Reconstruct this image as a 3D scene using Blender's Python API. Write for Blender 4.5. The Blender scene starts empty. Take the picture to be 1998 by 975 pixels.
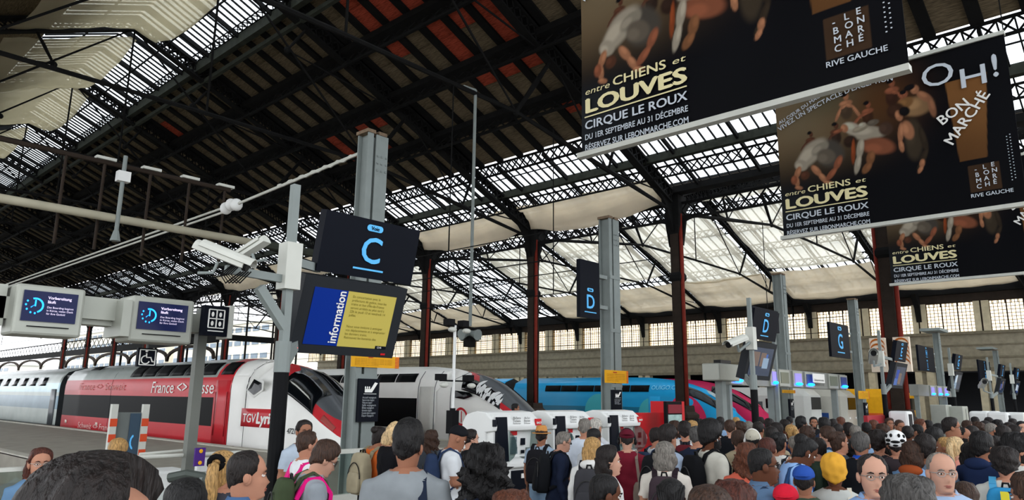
import bpy, bmesh, math, random
import numpy as np
from mathutils import Vector, Matrix
random.seed(7)
# ---------------------------------------------------------------- camera (image taken as 1998x975)
FPX = 1390.6
CXP, CYP = 999.0, 487.5
HC = 2.0
def _setup():
    a = np.array([-1549.0, -269.5, -FPX]); a /= np.linalg.norm(a)      # along the tracks (+Y)
    b = np.array([1301.0, -302.5, -FPX]); b -= a*(a@b); b /= np.linalg.norm(b)  # across the halls (+X)
    return np.array([b, a, np.cross(b, a)])
RC = _setup()
cam = bpy.data.cameras.new('camera'); camo = bpy.data.objects.new('camera', cam)
bpy.context.collection.objects.link(camo)
cam.sensor_fit = 'HORIZONTAL'; cam.sensor_width = 36.0; cam.lens = FPX/1998*36; cam.clip_end = 2000; cam.clip_start = .05
camo.matrix_world = Matrix(((RC[0][0], RC[0][1], RC[0][2], 0), (RC[1][0], RC[1][1], RC[1][2], 0), (RC[2][0], RC[2][1], RC[2][2], HC), (0, 0, 0, 1)))
S = bpy.context.scene; S.camera = camo
# ---------------------------------------------------------------- sky: even white overcast
w = bpy.data.worlds.new('overcast_sky'); S.world = w; w.use_nodes = True
bg = w.node_tree.nodes['Background']; bg.inputs[0].default_value = (.93, .96, 1, 1); bg.inputs[1].default_value = 1.0
S.view_settings.view_transform = 'Standard'; S.view_settings.look = 'None'; S.view_settings.gamma = 1; S.view_settings.exposure = 1.5
try: S.view_settings.use_curve_mapping = False
except Exception: pass
try:
    S.cycles.max_bounces = 7; S.cycles.diffuse_bounces = 4; S.cycles.transparent_max_bounces = 14; S.cycles.caustics_reflective = False; S.cycles.caustics_refractive = False
    S.cycles.use_denoising = True; S.cycles.sample_clamp_indirect = 4
except Exception: pass
# ---------------------------------------------------------------- helpers
def ray(px, py): return RC @ np.array([px-CXP, -(py-CYP), -FPX])
def atX(px, py, X): d = ray(px, py); return d*(X/d[0])+np.array([0, 0, HC])
def atY(px, py, Y): d = ray(px, py); return d*(Y/d[1])+np.array([0, 0, HC])
def atD(px, py, D): return ray(px, py)*(D/FPX)+np.array([0, 0, HC])
COL = bpy.context.collection
def lin(c):
    c = c.lstrip('#'); v = [int(c[i:i+2], 16)/255 for i in (0, 2, 4)]
    return tuple(x/12.92 if x <= .04045 else ((x+.055)/1.055)**2.4 for x in v)
MATS = {}
def mat(col, rough=.6, metal=0, var=.12, scale=6, bump=0, alpha=1, emit=0, trans=0, name=None, spec=.12, stretch=None):
    k = (col, rough, metal, var, scale, bump, alpha, emit, trans, spec, stretch)
    if k in MATS: return MATS[k]
    m = bpy.data.materials.new(name or 'mat_'+col.lstrip('#')); m.use_nodes = True; nt = m.node_tree; N = nt.nodes; L = nt.links
    p = N['Principled BSDF']; c = lin(col)
    p.inputs['Roughness'].default_value = rough; p.inputs['Metallic'].default_value = metal; p.inputs['Specular IOR Level'].default_value = spec
    if var or bump:
        tc = N.new('ShaderNodeTexCoord'); mp = N.new('ShaderNodeMapping'); L.new(tc.outputs['Object'], mp.inputs[0])
        if stretch: mp.inputs['Scale'].default_value = stretch
        nz = N.new('ShaderNodeTexNoise'); nz.inputs['Scale'].default_value = scale; nz.inputs['Detail'].default_value = 5; L.new(mp.outputs[0], nz.inputs[0])
        r = N.new('ShaderNodeValToRGB'); L.new(nz.outputs[0], r.inputs[0])
        r.color_ramp.elements[0].position = .3; r.color_ramp.elements[1].position = .7
        r.color_ramp.elements[0].color = tuple(max(0, x*(1-var)) for x in c)+(1,); r.color_ramp.elements[1].color = tuple(min(1, x*(1+var)) for x in c)+(1,)
        L.new(r.outputs[0], p.inputs['Base Color'])
        if bump:
            b = N.new('ShaderNodeBump'); b.inputs['Strength'].default_value = bump; b.inputs['Distance'].default_value = .02; L.new(nz.outputs[0], b.inputs['Height']); L.new(b.outputs[0], p.inputs['Normal'])
    else: p.inputs['Base Color'].default_value = c+(1,)
    if emit: p.inputs['Emission Color'].default_value = c+(1,); p.inputs['Emission Strength'].default_value = emit
    if alpha < 1 or trans:
        out = N['Material Output']
        if alpha < 1:
            t = N.new('ShaderNodeBsdfTransparent'); t.inputs[0].default_value = tuple(.35+.65*x**.5 for x in c)+(1,)
            mx = N.new('ShaderNodeMixShader'); mx.inputs[0].default_value = alpha; L.new(t.outputs[0], mx.inputs[1])
        else: mx = None
        src = p.outputs[0]
        if trans:
            tl = N.new('ShaderNodeBsdfTranslucent'); tl.inputs[0].default_value = c+(1,)
            m2 = N.new('ShaderNodeMixShader'); m2.inputs[0].default_value = trans; L.new(src, m2.inputs[1]); L.new(tl.outputs[0], m2.inputs[2]); src = m2.outputs[0]
        if mx: L.new(src, mx.inputs[2]); src = mx.outputs[0]
        L.new(src, out.inputs[0])
    MATS[k] = m; return m
def glassmat(name, tint, refl=.06):
    m = bpy.data.materials.new(name); m.use_nodes = True; nt = m.node_tree; N = nt.nodes; L = nt.links; N.remove(N['Principled BSDF'])
    t = N.new('ShaderNodeBsdfTransparent'); t.inputs[0].default_value = tint+(1,); g = N.new('ShaderNodeBsdfGlossy'); g.inputs['Roughness'].default_value = .08
    mx = N.new('ShaderNodeMixShader'); mx.inputs[0].default_value = refl; L.new(t.outputs[0], mx.inputs[1]); L.new(g.outputs[0], mx.inputs[2]); L.new(mx.outputs[0], N['Material Output'].inputs[0])
    return m
def vcolmat(name, rough=.6, emit=0):
    m = bpy.data.materials.new(name); m.use_nodes = True; nt = m.node_tree; a = nt.nodes.new('ShaderNodeAttribute'); a.attribute_name = 'Col'
    p = nt.nodes['Principled BSDF']; nt.links.new(a.outputs[0], p.inputs['Base Color']); p.inputs['Roughness'].default_value = rough; p.inputs['Specular IOR Level'].default_value = .05
    if emit: nt.links.new(a.outputs[0], p.inputs['Emission Color']); p.inputs['Emission Strength'].default_value = emit
    return m
def V(*a): return np.array(a, float)
def unit(v): v = np.array(v, float); return v/(np.linalg.norm(v)+1e-12)
class MB:
    def __init__(s): s.v = []; s.f = []; s.m = []
    def add(s, vs, fs, mi=0):
        o = len(s.v); s.v.extend([tuple(map(float, p)) for p in vs]); s.f.extend([tuple(i+o for i in f) for f in fs]); s.m.extend([mi]*len(fs)); return s
    def box(s, lo, hi, mi=0):
        (a, b, c), (d, e, f) = lo, hi
        return s.add([(a, b, c), (d, b, c), (d, e, c), (a, e, c), (a, b, f), (d, b, f), (d, e, f), (a, e, f)], [(0, 3, 2, 1), (4, 5, 6, 7), (0, 1, 5, 4), (1, 2, 6, 5), (2, 3, 7, 6), (3, 0, 4, 7)], mi)
    def bar(s, p, q, wd, h=None, up=(0, 0, 1), mi=0):
        p = np.array(p, float); q = np.array(q, float); h = h or wd; d = unit(q-p); u = np.array(up, float)
        if abs(d@unit(u)) > .98: u = V(1, 0, 0) if abs(d[0]) < .9 else V(0, 1, 0)
        x = unit(np.cross(d, u))*wd/2; z = unit(np.cross(x, d))*h/2
        vs = [p-x-z, p+x-z, p+x+z, p-x+z, q-x-z, q+x-z, q+x+z, q-x+z]
        return s.add(vs, [(0, 1, 2, 3), (7, 6, 5, 4), (0, 4, 5, 1), (1, 5, 6, 2), (2, 6, 7, 3), (3, 7, 4, 0)], mi)
    def tube(s, pts, r, n=8, mi=0, cap=True):
        pts = [np.array(p, float) for p in pts]; rs = r if hasattr(r, '__len__') else [r]*len(pts); rings = []; x = None
        for i, p in enumerate(pts):
            d = unit(pts[min(i+1, len(pts)-1)]-pts[max(i-1, 0)])
            if x is None: x = unit(np.cross(d, V(0, 0, 1) if abs(d[2]) < .9 else V(1, 0, 0)))
            else: x = unit(x-d*(x@d))
            y = np.cross(d, x); rings.append([p+rs[i]*(x*math.cos(t)+y*math.sin(t)) for t in [2*math.pi*k/n for k in range(n)]])
        return s.loft(rings, mi, cap)
    def loft(s, rings, mi=0, cap=True, close=True):
        n = len(rings[0]); vs = [p for r in rings for p in r]; fs = []
        for i in range(len(rings)-1):
            for k in range(n if close else n-1):
                k2 = (k+1) % n; fs.append((i*n+k, i*n+k2, (i+1)*n+k2, (i+1)*n+k))
        if cap and close: fs.append(tuple(reversed(range(n)))); fs.append(tuple((len(rings)-1)*n+k for k in range(n)))
        return s.add(vs, fs, mi)
    def ell(s, c, r, nu=12, nv=8, mi=0, R=None):
        vs = []; 
        for j in range(nv+1):
            t = math.pi*j/nv
            for i in range(nu):
                a = 2*math.pi*i/nu; p = V(r[0]*math.sin(t)*math.cos(a), r[1]*math.sin(t)*math.sin(a), r[2]*math.cos(t))
                if R is not None: p = R@p
                vs.append(p+np.array(c))
        fs = [(j*nu+i, (j+1)*nu+i, (j+1)*nu+(i+1) % nu, j*nu+(i+1) % nu) for j in range(nv) for i in range(nu)]
        return s.add(vs, fs, mi)
    def poly(s, pts, mi=0): return s.add(pts, [tuple(range(len(pts)))], mi)
    def prism(s, pts, off, mi=0):
        n = len(pts); off = np.array(off, float); vs = [np.array(p, float) for p in pts]; vs += [p+off for p in vs]
        return s.add(vs, [tuple(range(n)), tuple(reversed(range(n, 2*n)))]+[(i, i+n, (i+1) % n+n, (i+1) % n) for i in range(n)], mi)
    def mesh(s, name, mats, off=(0, 0, 0), smooth=False):
        me = bpy.data.meshes.new(name); o = np.array(off, float)
        me.from_pydata([tuple(np.array(p)-o) for p in s.v], [], s.f)
        for m in (mats if isinstance(mats, (list, tuple)) else [mats]): me.materials.append(m)
        if any(s.m): me.polygons.foreach_set('material_index', s.m)
        if smooth: me.polygons.foreach_set('use_smooth', [True]*len(me.polygons))
        me.update(); return me
    def obj(s, name, mats, parent=None, smooth=False, kind=None, label=None, recalc=False, loc=None):
        l = wloc(parent) if parent else (np.array(loc, float) if loc is not None else np.zeros(3))
        me = s.mesh(name, mats, l, smooth)
        if recalc:
            b = bmesh.new(); b.from_mesh(me); bmesh.ops.recalc_face_normals(b, faces=b.faces); b.to_mesh(me); b.free()
        o = bpy.data.objects.new(name, me); COL.objects.link(o)
        if parent: o.parent = parent
        elif loc is not None: o.location = loc
        if kind: o['kind'] = kind
        if label: o['label'] = label
        return o
def wloc(o):
    p = np.zeros(3)
    while o is not None: p += np.array(o.location); o = o.parent
    return p
def tag(o, label, cat, group=None, kind=None):
    o['label'] = label; o['category'] = cat
    if group: o['group'] = group
    if kind: o['kind'] = kind
    return o
def thing(name, label, cat, loc=(0, 0, 0), group=None, kind=None):
    o = bpy.data.objects.new(name, None); COL.objects.link(o); o.location = tuple(map(float, loc)); o.empty_display_size = .1
    return tag(o, label, cat, group, kind)
def struct(name, loc=(0, 0, 0)):
    o = bpy.data.objects.new(name, None); COL.objects.link(o); o.location = loc; o['kind'] = 'structure'; return o
def inst(me, name, parent, loc, rot=None, scale=None):
    o = bpy.data.objects.new(name, me); COL.objects.link(o); o.parent = parent; o.location = tuple(np.array(loc, float)-(wloc(parent) if parent else 0))
    if rot: o.rotation_euler = rot
    if scale: o.scale = scale
    return o
def copy_tree(o, off=(0, 0, 0), top=True, parent=None):
    c = o.copy(); COL.objects.link(c)
    if top: c.location = Vector(o.location)+Vector(off)
    else: c.parent = parent
    for ch in list(o.children): copy_tree(ch, off, False, c)
    return c
_tc = {}
def text_mesh(s, bold=0, align='LEFT', spacing=1.0, sp=1.0):
    cu = bpy.data.curves.new('t', 'FONT'); cu.body = s; cu.align_x = align; cu.size = 1; cu.space_character = spacing; cu.space_line = sp; cu.resolution_u = 3
    o = bpy.data.objects.new('t', cu); COL.objects.link(o); bpy.context.view_layer.update()
    me = bpy.data.meshes.new_from_object(o.evaluated_get(bpy.context.evaluated_depsgraph_get()))
    v = np.array([x.co[:] for x in me.vertices]).reshape(-1, 3); f = [tuple(p.vertices) for p in me.polygons]
    if bold and len(v):
        n = len(v); sh = [(-bold, 0), (bold, 0), (0, bold*.7), (0, -bold*.7)]; v0, f0 = v, f
        for dx, dy in sh: f = f+[tuple(i+len(v) for i in q) for q in f0]; v = np.concatenate([v, v0+np.array([dx, dy, .002*(len(v)//n)])])
    bpy.data.objects.remove(o); bpy.data.curves.remove(cu); bpy.data.meshes.remove(me); return v, f
def text(s, size, m, org, xd, yd, parent, bold=.0, align='LEFT', width=None, name='lettering', spacing=1.0, squash=1, fn=None, sp=1.0, shear=0, label=None):
    """flat lettering on a surface: org = baseline start, xd/yd = world directions"""
    k = (s, bold, align, spacing, sp)
    if k not in _tc: _tc[k] = text_mesh(s, bold, align, spacing, sp)
    v, f = _tc[k]
    if len(v) == 0: return None
    x = v[:, 0]*size*squash; y = v[:, 1]*size
    if width: x = x*(width/max(1e-6, x.max()-x.min()))
    x = x+shear*y
    nz = v[:, 2]
    if fn: P = np.array([fn(a, b) for a, b in zip(x, y)], float)+np.outer(nz, V(-1, 0, 0))
    else: P = np.outer(nz, unit(np.cross(np.array(xd, float), np.array(yd, float))))+ np.array(org, float)+np.outer(x, np.array(xd, float))+np.outer(y, np.array(yd, float))
    mb = MB(); mb.add(P, f); return mb.obj(name, m, parent, label=label)
def lattice(mb, p, q, dep, dn, cell, t=.05, chord=.1, mi=0, thick=.04, X=True):
    """riveted lattice girder from p to q, web hanging along dn by dep"""
    p = np.array(p, float); q = np.array(q, float); dn = unit(dn)*dep; L = np.linalg.norm(q-p); n = max(1, round(L/cell))
    nrm = unit(np.cross(q-p, dn))
    mb.bar(p, q, chord, chord*.8, mi=mi); mb.bar(p+dn, q+dn, chord, chord*.8, mi=mi)
    for i in range(n):
        a = p+(q-p)*i/n; b = p+(q-p)*(i+1)/n
        mb.bar(a, b+dn, thick, t, up=nrm, mi=mi) if False else mb.bar(a, b+dn, t, thick, up=nrm, mi=mi)
        if X: mb.bar(a+dn, b, t, thick, up=nrm, mi=mi)
# ---------------------------------------------------------------- shared materials
IRON = mat('#131313', .85, 0, .25, 3, spec=.15); IRONL = mat('#33362f', .7, 0, .25, 3, name='grey_green_iron'); IRONB = mat('#302822', .75, 0, .2, 2, name='brown_iron')
REDP = mat('#74291f', .7, 0, .15, 4, name='oxide_red_pipe')
WOOD = mat('#635846', .9, 0, .5, 3, stretch=(9, 1, 1), name='grey_brown_boards'); WOODR = mat('#96412f', .9, 0, .5, 3, stretch=(9, 1, 1), name='red_boards')
DARKM = mat('#101113', .7, 0, .1, 4); BLACK = mat('#08090b', .45, 0, 0, name='black_plastic', spec=.2)
GLASS = glassmat('roof_glass', (.93, .96, .98)); GLASSW = glassmat('warm_window_glass', (.95, .84, .68), .03); GLASSC = glassmat('clear_glass', (.86, .93, .9), .1)
def velum_mat(name, col, alpha, trans):
    return mat(col, .9, 0, .12, .7, .3, alpha, 0, trans, name=name)
VELUM = velum_mat('beige_velum', '#f3e8d4', .80, .42); VELUMD = velum_mat('old_velum', '#b7a78a', .82, .5)
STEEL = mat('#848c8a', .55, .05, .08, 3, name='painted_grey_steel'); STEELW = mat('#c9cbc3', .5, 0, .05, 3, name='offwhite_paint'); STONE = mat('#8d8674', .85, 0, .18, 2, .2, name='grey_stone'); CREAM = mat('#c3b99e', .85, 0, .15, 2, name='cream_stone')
CONC = mat('#9b978c', .85, 0, .12, 1.5, .1, name='platform_concrete'); WHITEP = mat('#e6e8e6', .35, 0, .03, 2, name='white_plastic')
NAVY = mat('#050a16', .6, 0, .05, 3, name='navy_sign', spec=.12); CYAN = mat('#57a9dd', .5, 0, 0, emit=.12, name='pale_blue_lettering'); WHITE = mat('#f2f2ee', .5, 0, 0, name='white_lettering')
YEL = mat('#e6a81e', .5, 0, .05, 4, name='yellow_notice'); RED = mat('#c8252b', .4, 0, .05, 2, name='red_paint')
# ================================================================ SETTING
R0 = .42; ZE = 12.9
def zr(x, c=12.): return ZE+(R0 if c < 30 else .355)*(21-abs(x-c))
YT = [8.5+10*k for k in range(-2, 12)]          # truss lines
# floor, platforms, track beds
FL = mat('#8b857b', .5, 0, .1, .8, name='worn_floor')
MB().box((-30, -25, -.3), (80, 19.5, 0)).obj('floor', FL)['kind'] = 'structure'
MB().box((-60, 19.5, -1.6), (400, 520, -1.25)).obj('floor_track_bed', mat('#4a443c', .95, 0, .4, 8, .4, name='ballast'))['kind'] = 'structure'
plat = struct('floor_platforms')
for x0, x1 in ((-3, 2.2), (6.8, 13.9), (19.4, 23.4), (31.2, 44.3), (53.5, 60.5), (66, 75)):
    MB().box((x0, 19.5, -1.25), (x1, 190, -.02)).obj('platform', CONC, plat)
    for e in ((x0, x0+.35), (x1-.35, x1)): MB().box((e[0], 19.5, -.05), (e[1], 190, .03)).obj('platform_edge', mat('#b9b6ab', .8, 0, .1, 3, name='edge_stone'), plat)
for xc in (4.5, 16.65, 26.6, 48.2, 52):
    for s in (-.72, .72): MB().box((xc+s-.04, 19.8, -1.25), (xc+s+.04, 190, -1.05)).obj('rail', mat('#5c4a3c', .5, .6, .1, 4, name='rusty_rail'), plat)
# ---- roofs
def slope_panels(root, name, x0, x1, y0, y1, nx, ny, m, c, pick=None, gap=.12, th=.03, zoff=0.):
    """rectangular pieces laid on the roof slope, mesh shared"""
    w_, h_ = (x1-x0)/nx, (y1-y0)/ny; sg = -1 if x0 >= c-1e-3 else 1; dz = R0*w_*sg
    dx = (w_-gap)/2; dy = (h_-gap)/2; k = R0*sg
    vs = [(-dx, -dy, -dx*k), (dx, -dy, dx*k), (dx, dy, dx*k), (-dx, dy, -dx*k)]; vs += [(a, b, z+th) for a, b, z in vs]
    b = MB(); b.add(vs, [(0, 3, 2, 1), (4, 5, 6, 7), (0, 1, 5, 4), (1, 2, 6, 5), (2, 3, 7, 6), (3, 0, 4, 7)])
    mes = [b.mesh(name, mm) for mm in (m if isinstance(m, list) else [m])]
    for i in range(nx):
        for j in range(ny):
            xc = x0+w_*(i+.5); yc = y0+h_*(j+.5); t = pick(xc, yc) if pick else 0
            inst(mes[t], name, root, (xc, yc, zr(xc, c)+zoff))
def slope_joined(root, name, x0, x1, y0, y1, m, c, zoff=0, th=.03):
    b = MB(); za, zb = zr(x0, c)+zoff, zr(x1, c)+zoff
    b.add([(x0, y0, za), (x1, y0, zb), (x1, y1, zb), (x0, y1, za), (x0, y0, za+th), (x1, y0, zb+th), (x1, y1, zb+th), (x0, y1, za+th)], [(0, 3, 2, 1), (4, 5, 6, 7), (0, 1, 5, 4), (1, 2, 6, 5), (2, 3, 7, 6), (3, 0, 4, 7)])
    return b.obj(name, m, root)
def bars(b, x0, x1, y0, y1, n, c, wd, h, zoff, mi=0, ends=False):
    for j in range(n+(1 if ends else 0)):
        y = y0+(y1-y0)*(j+(0 if ends else .5))/n
        b.bar((x0, y, zr(x0, c)+zoff), (x1, y, zr(x1, c)+zoff), wd, h, mi=mi)
roof = struct('ceiling_great_hall')
random.seed(3)
def redpick(x, y):
    if 17.5 < y < 27.3 and 16.3 < x < 20.5+(25-y)*1.25 and random.random() < .85: return 1
    if ((22 < x < 25 and 30.5 < y < 37) or (17.5 < x < 20.5 and 47 < y < 53) or (23.5 < x < 27.5 and y < 15.5)) and random.random() < .45: return 1
    return 0
roofb = MB(); nb = 0
for i in range(len(YT)-1):
    y0, y1 = YT[i], YT[i+1]
    if y1 < -2: continue
    near = i < 10
    # lower skylight, glass panes
    for (xa, xb) in ((27.9, 30.1), (30.6, 32.5)):
        if y0 > 0 and y0 < 60: slope_panels(roof, 'glass_pane', xa, xb, y0+.3, y1-.3, 1, 10, GLASS, 12, gap=.06, th=.015)
        else: slope_joined(roof, 'glass_panel', xa, xb, y0+.2, y1-.2, GLASS, 12)
    bb = MB(); bars(bb, 27.9, 32.5, y0, y1, 19, 12, .05, .1, -.06); bars(bb, 27.9, 32.5, y0, y1, 3, 12, .12, .2, -.2)
    # ridge skylight
    for (xa, xb) in ((12.1, 15.4), (8.6, 11.9)): slope_joined(roof, 'glass_panel', xa, xb, y0+.2, y1-.2, GLASS, 12)
    for (xa, xb) in ((12., 15.4), (8.6, 12.)): bars(bb, xa, xb, y0, y1, 21, 12, .045, .1, -.06); bars(bb, xa, xb, y0, y1, 3, 12, .11, .16, -.2)
    bb.obj('glazing_bars', IRON, roof, kind='stuff')
    # boarded slope
    if 4 < y0 < 69: slope_panels(roof, 'board_panel', 15.6, 27.8, y0+.55, y1-.55, 8 if y0 < 45 else 4, 6, [WOOD, WOODR], 12, redpick, gap=.03, zoff=.03)
    else: slope_joined(roof, 'board_panel', 15.6, 27.8, y0, y1, WOOD, 12)
    slope_joined(roof, 'board_panel', -9, 8.6, y0, y1, WOOD, 12)
    slope_joined(roof, 'roof_covering', 15.5, 27.9, y0, y1, DARKM, 12, zoff=.12)
    bb = MB(); bars(bb, 15.6, 27.8, y0+.55, y1-.55, 6, 12, .42, .12, -.06, ends=True); bb.obj('common_rafters', IRON, roof, kind='stuff')
    bb = MB()
    for x in (18.6, 21.7, 24.8): 
        bb.bar((x, y0, zr(x)-.32), (x, y1, zr(x)-.32), .95, .3); lattice(bb, (x, y0, zr(x)-.35), (x, y1, zr(x)-.35), .8, (-.39, 0, -.92), .9, .08, .14)
    for x in (27.85,): lattice(bb, (x, y0, zr(x)-.1), (x, y1, zr(x)-.1), .62, (0, 0, -1), .55, .07, .12)
    lattice(bb, (30.5, y0, zr(30.5)-.45), (30.5, y1, zr(30.5)-.45), .55, (0, 0, -1), .55, .06, .1)
    lattice(bb, (33, y0, 12.2), (33, y1, 12.2), .85, (0, 0, -1), .7, .08, .14)
    bb.bar((32.75, y0, 12.85), (32.75, y1, 12.85), .7, .35)
    for x in (13.7, 10.3): bb.bar((x, y0, zr(x)-.22), (x, y1, zr(x)-.22), .07, .08)
    for x in (28.9, 31.5): bb.bar((x, y0, zr(x)-.2), (x, y1, zr(x)-.2), .05, .06)
    bb.obj('purlin', IRON, roof, kind='stuff')
    MB().bar((30.2, y0, zr(30.2)-.16), (30.2, y1, zr(30.2)-.16), .34, .42).obj('purlin_beam', IRONL, roof)
    MB().bar((15.45, y0, zr(15.45)-.3), (15.45, y1, zr(15.45)-.3), .3, .55).bar((15.9, y0, zr(15.9)-.75), (15.9, y1, zr(15.9)-.75), .2, .22).obj('skylight_beam', IRONL, roof)
    bb = MB(); lattice(bb, (15.3, y0, zr(15.3)-.05), (15.3, y1, zr(15.3)-.05), .35, (-.9, 0, .38), .5, .04, .05); bb.obj('skylight_lattice', IRON, roof, kind='stuff')
def truss(y, c, name, full=True):
    t = struct(name)
    b = MB(); ex = 21
    for s in ((1, -1) if full else (1,)):
        e = V(c+s*(ex-.4), y, ZE-.15); r = V(c, y, zr(c, c)-.1)
        # twin flanges with lattice web so it reads as a box girder
        b.bar(e, r, .5, .12); d = V(s*-.39, 0, -.92)*.62; b.bar(e+d, r+d, .42, .1)
        for o in (-.16, .16): lattice(b, e+V(0, o, 0), r+V(0, o, 0), .62, (s*-.39, 0, -.92), .5, .07, .08)
        X = lambda x: c+s*(x-12)
        n1 = V(X(20.3), y, 13.45); top1 = V(X(22.6), y, zr(22.6)-.6); n2 = V(X(15.4), y, 17.7); n3 = V(X(27.0), y, 13.2)
        for p, q, wd in ((V(X(32.7), y, 11.75), n1, .2), (n1, top1, .2), (n1, V(X(12), y, zr(12)-.7), .1), (n2, V(X(16.4), y, zr(16.4)-.6), .14), (n2, top1, .08), (V(X(27.6), y, zr(27.6)-.6), V(X(26.8), y, 12.55), .14), (V(X(26.8), y, 12.55), top1, .08), (V(X(26.8), y, 12.6), V(X(32.4), y, 12.6), .07)):
            b.tube([p, (p+q)/2, q], [wd*.42, wd*.6, wd*.42], 6)
        b.tube([n1, V(c, y, 13.5)], .09, 6)
        for n in (n1, n2): b.ell(n, (.17, .12, .17), 8, 5)
        # curved haunch at the column
        b.prism([(X(32.7), y-.06, 10.6), (X(32.7), y-.06, 12.7), (X(30.6), y-.06, 13.3), (X(31.9), y-.06, 12.0)], (0, .12, 0))
    b.tube([(c, y, 13.4), (c, y, zr(c, c)-.6)], .05, 6)
    b.obj('truss_members', IRON, t, kind='stuff'); return t
for y in YT[1:]: truss(y, 12, 'trim_roof_truss')
for y in YT[1:]: truss(y, 54, 'trim_roof_truss')
# horizontal walkway tubes along the hall (upper left)
# ---- second hall roof
roof2 = struct('ceiling_second_hall')
for i in range(len(YT)-1):
    y0, y1 = YT[i], YT[i+1]
    for xa, xb in ((33.6, 51.5), (56.5, 74.4)): slope_joined(roof2, 'glass_panel', xa, xb, y0+.2, y1-.2, GLASS, 54)
    slope_joined(roof2, 'board_panel', 51.5, 54, y0, y1, WOOD, 54); slope_joined(roof2, 'board_panel', 54, 56.5, y0, y1, WOOD, 54)
    bb = MB()
    for xa, xb in ((33.6, 54), (54, 74.4)): bars(bb, xa, xb, y0, y1, 12, 54, .07, .12, -.08); bars(bb, xa, xb, y0, y1, 3, 54, .16, .24, -.2)
    bb.obj('glazing_bars', IRON, roof2, kind='stuff')
    bb = MB()
    for x in (36.5, 40, 43.5, 47, 50.5, 57.5, 61, 64.5, 68, 71.5): lattice(bb, (x, y0, zr(x, 54)-.15), (x, y1, zr(x, 54)-.15), .6, (0, 0, -1), .7, .08, .12)
    bb.bar((54, y0, zr(54, 54)-.1), (54, y1, zr(54, 54)-.1), .5, .6); bb.bar((74.4, y0, 12.2), (74.4, y1, 12.2), .5, 1.1)
    bb.obj('purlin', IRON, roof2, kind='stuff')
# ---- fabric velums: sagging translucent sheets slung beneath the glass
def velum(x0, x1, y0, y1, c, drop, sag, m, label, roll=0., group='fabric sun shades slung under the roof glazing', seed=0, curve=0):
    rnd = random.Random(seed); nx, ny = 18, 16; P = []
    ph = rnd.random()*6
    for i in range(nx+1):
        for j in range(ny+1):
            u, v = i/nx, j/ny; x = x0+(x1-x0)*u; y = y0+(y1-y0)*v
            z = zr(x, c)-drop-sag*math.sin(math.pi*v)*(.35+.65*u if roll >= 0 else 1)-roll*u**6+curve*math.sin(math.pi*u)
            z += .05*math.sin(9*u+ph+5*v)+.035*math.sin(23*v+7*u+ph)+.03*math.sin(31*u-11*v)
            P.append((x, y+.04*math.sin(14*u+ph), z))
    b = MB(); b.add(P, [(i*(ny+1)+j, (i+1)*(ny+1)+j, (i+1)*(ny+1)+j+1, i*(ny+1)+j+1) for i in range(nx) for j in range(ny)])
    o = b.obj('fabric_velum', m, None, smooth=True); s = o.modifiers.new('thick', 'SOLIDIFY'); s.thickness = .01
    tag(o, label, 'fabric shade', group); return o
VELUMT = velum_mat('thin_velum', '#f3ecdc', .52, .6); VELUMD = velum_mat('old_velum_thin', '#c9c0a6', .6, .6)
vn = ['first', 'second', 'third', 'fourth', 'fifth', 'sixth', 'seventh', 'eighth', 'ninth']
for k, y0 in enumerate((18.5, 28.5, 38.5, 48.5, 58.5)):
    velum(30.9, 32.3, y0+.4, y0+9.6, 12, .5, .5, VELUM, 'beige fabric roll below the lower skylight, %s from the nearest banner' % vn[k], roll=.55, seed=k, group='fabric rolls along the great hall gutter')
# under the ridge glass, upper left
for k, y0 in enumerate((8.5, 18.5, 28.5, 38.5, 48.5, 58.5)):
    velum(13.0-.8*(k % 2), 6.5, y0+.2, y0+9.7, 12, .8+.3*(k % 2), .8, VELUMD, 'stained translucent sheet under the ridge skylight, %s from the top edge' % vn[k], roll=-.01, seed=20+k, group='old sheets under the ridge skylight')
for k in range(10):
    y0 = YT[k+2]
    if k in (5,): continue
    velum(57.2, 66.5+(k % 3), y0+.5, y0+9.5, 54, .9, .35, VELUMT, 'cream fabric sheet high on the second hall roof, %s bay from the right' % (vn+['tenth'])[k], seed=40+k)
    velum(68.3, 74.0, y0+.3, y0+9.7, 54, .9, .3, VELUM, 'cream fabric sheet above the windowed wall, %s bay from the right' % (vn+['tenth'])[k], seed=60+k)
    if k % 2 == 0: velum(34.5, 46, y0+.8, y0+9.2, 54, .9, .3, VELUMT, 'cream fabric sheet on the near slope, %s bay from the right' % (vn+['tenth'])[k], seed=80+k)
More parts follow.
